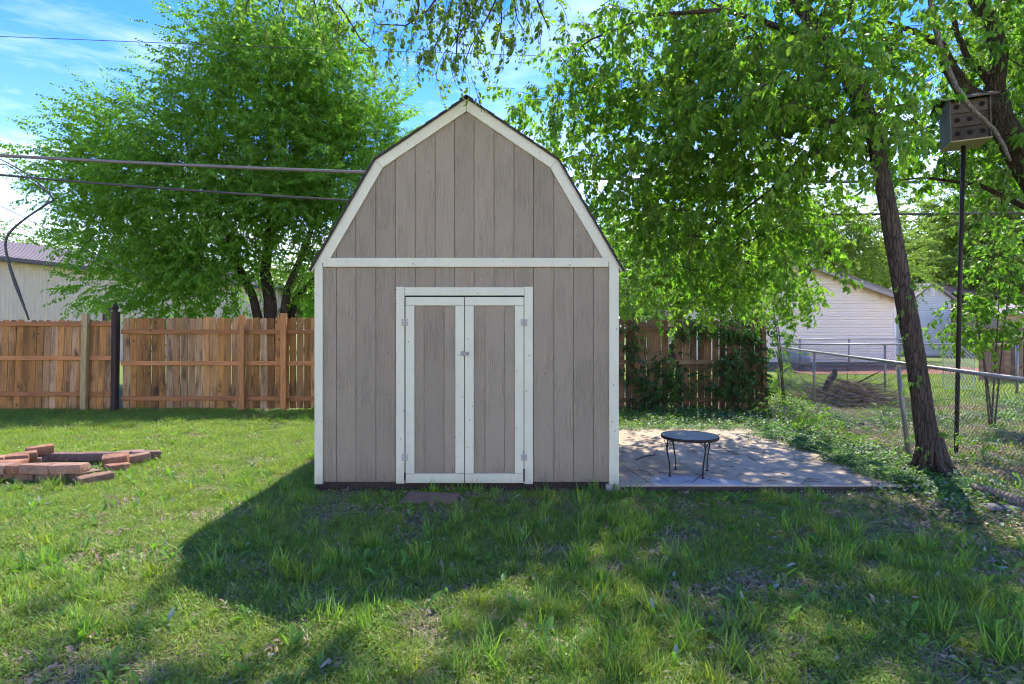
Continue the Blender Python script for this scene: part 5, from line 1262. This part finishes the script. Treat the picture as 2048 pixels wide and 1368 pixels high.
def lay(name, cfg, coll, label=None):
    P1, R1, S1 = [], [], []
    for c_ in cfg:
        a, b, c = field(*c_[0], **c_[1]); P1 += a; R1 += b; S1 += c
    return scatter(name, P1, R1, S1, coll, kind='stuff')
lay('short_grass', [((26000, (1.9, 6.3), d_short), {}), ((34000, (6.3, 11.7), d_short), dict(sc=(0.95, 1.4)))], K_short)
lay('tall_grass', [((5200, (1.9, 6.5), lambda x, y: lushness(x, y)**1.6*(1-0.95*bare(x, y))), dict(sc=(0.4, 0.95))), ((500, (2.2, 6.0), lambda x, y: lushness(x, y)), dict(sc=(1.0, 1.5))), ((5000, (6.3, 11.6), lambda x, y: lushness(x, y)**2), dict(sc=(0.5, 0.9)))], K_tall)
lay('clover_mat', [((14000, (1.9, 6.3), lambda x, y: max(0, 0.55+ns(x, y, 1.7, 20))*(1-0.6*litterzone(x, y))), {}), ((9000, (6.3, 11.6), lambda x, y: 0.4*(1-litterzone(x, y))), dict(sc=(1.0, 1.5)))], K_clover)
lay('dandelion_weeds', [((1700, (1.9, 6.5), lambda x, y: max(0.05, 0.4+ns(x, y, 1.1, 31))), dict(sc=(0.4, 1.15))), ((900, (6.3, 11.6), lambda x, y: 0.45), dict(sc=(0.5, 0.9)))], K_weed)
lay('straw_thatch', [((15000, (1.9, 6.5), lambda x, y: 0.30+0.70*bare(x, y)), {}), ((6000, (6.3, 11.6), lambda x, y: 0.5), {})], K_straw)
lay('leaf_litter', [((11000, (2.0, 7.0), lambda x, y: 0.035+litterzone(x, y)*0.85+0.22*bare(x, y)), dict(xw=1.1)), ((13000, (6.5, 15), lambda x, y: litterzone(x, y)*0.95), dict(xw=1.1, xr=(3.6, 15)))], K_litter)
def d_cover(x, y):
    if y < 5.2: return 0.12*litterzone(x, y)
    if y < 9.6: t = 1-abs(x-(4.45+0.03*(y-6)))/0.6; return max(0.14*litterzone(x, y)*max(0, 0.5+1.5*ns(x, y, 1.4, 3)), min(0.75, t*1.1))
    return 0.26*max(0, 0.5+ns(x, y, 1.0, 44)*2.0)
lay('ivy_ground_cover', [((22000, (4.3, 13.6), d_cover), dict(xw=0.95, xr=(3.2, 12), sc=(0.7, 1.2))), ((900, (9.2, 11.4), lambda x, y: 0.9 if 1.0 < x < 6 else 0), dict(xw=0.6, xr=(1.0, 6)))], K_cover)
lay('neighbour_grass', [((16000, (12.2, 20.8), lambda x, y: 0.7), dict(xw=0.95, xr=(5, 21), sc=(1.6, 2.6)))], K_short)
# dry leaves and crumbs blown over the patio
pts = []; rots = []; ss = []
for _ in range(260):
    x = random.uniform(1.1, 4.1); y = random.uniform(5.8, 9.15)
    if random.random() < 0.4+0.8*ns(x, y, 1.2, 77)+0.25*(x > 3.5): pts.append((x, y, 0.002)); rots.append((0, 0, random.uniform(0, 6.28))); ss.append(random.uniform(0.25, 0.6))
scatter('patio_leaf_litter', pts, rots, ss, K_litter, kind='stuff')
tw = twig_stuff(MB(), lambda rd: (lambda x, y: (x, y, 0.008))(rd.uniform(1.1, 4.1), rd.uniform(5.8, 9.15)), 0.22, 0.0025, 150, 0.02)
obj('patio_twigs', tw, twigm, None, kind='stuff')
tw = twig_stuff(MB(), lambda rd: (lambda x, y: (x, y, GZ(x, y)+0.02))(rd.uniform(2.2, 5.6), rd.uniform(3.0, 5.7)), 0.3, 0.003, 260, 0.05)
twig_stuff(tw, lambda rd: (lambda x, y: (x, y, GZ(x, y)+0.03))(rd.uniform(4.3, 8.5), rd.uniform(6, 12)), 0.5, 0.005, 260, 0.12)
twig_stuff(tw, lambda rd: (lambda x, y: (x, y, GZ(x, y)+0.06))(rd.gauss(5.6, 0.35), rd.gauss(11.0, 0.3)), 0.7, 0.004, 90, 0.5)
obj('ground_twigs', tw, m_plain('pale_dry_twig', (0.32, 0.27, 0.2), 0.3), None, kind='stuff')
# sapling leaves by the pole and weeds along the old fence foot
bush('sapling_shrub', 'low bright sapling growing at the foot of the bird house pole', (x_at(1950, 6.9), 6.9, -0.06), [bl(1955, 905, 6.9, 42, 18, 0.15), bl(1925, 900, 6.9, 18, 16, 0.12)], 16, S_lime, 1.6, 0.05, (0.5, 0.8), stem_r=0.005)
bush('patio_edge_weed', 'tangle of green weeds where patio meets the old fence corner', (x_at(1600, 9.2), 9.2, -0.05), [bl(1590, 830, 9.4, 40, 20, 0.4), bl(1660, 850, 8.6, 50, 18, 0.4), bl(1560, 810, 10.4, 40, 20, 0.4), bl(1740, 870, 7.9, 40, 14, 0.3)], 60, S_lime, 1.6, 0.1, (0.45, 0.75), stem_r=0.005, cat='weeds')
# creeping ivy spilling over the right edge and far edge of the slab
pts = []; rots = []; ss = []
for _ in range(1500):
    y = random.uniform(5.75, 9.2); e = 0.32*(0.6+1.2*ns(0, y, 1.6, 90))+0.05; x = SX1-abs(random.gauss(0, 1))*e*0.7
    if x > 2.9: pts.append((x, y, 0.004)); rots.append((0, 0, random.uniform(0, 6.28))); ss.append(random.uniform(0.4, 0.8))
for _ in range(260):
    x = random.uniform(1.1, 4.1); y = 9.2-abs(random.gauss(0, 0.12)); pts.append((x, y, 0.003)); rots.append((0, 0, random.uniform(0, 6.28))); ss.append(random.uniform(0.3, 0.6))
scatter('creeping_ivy', pts, rots, ss, K_cover, kind='stuff')
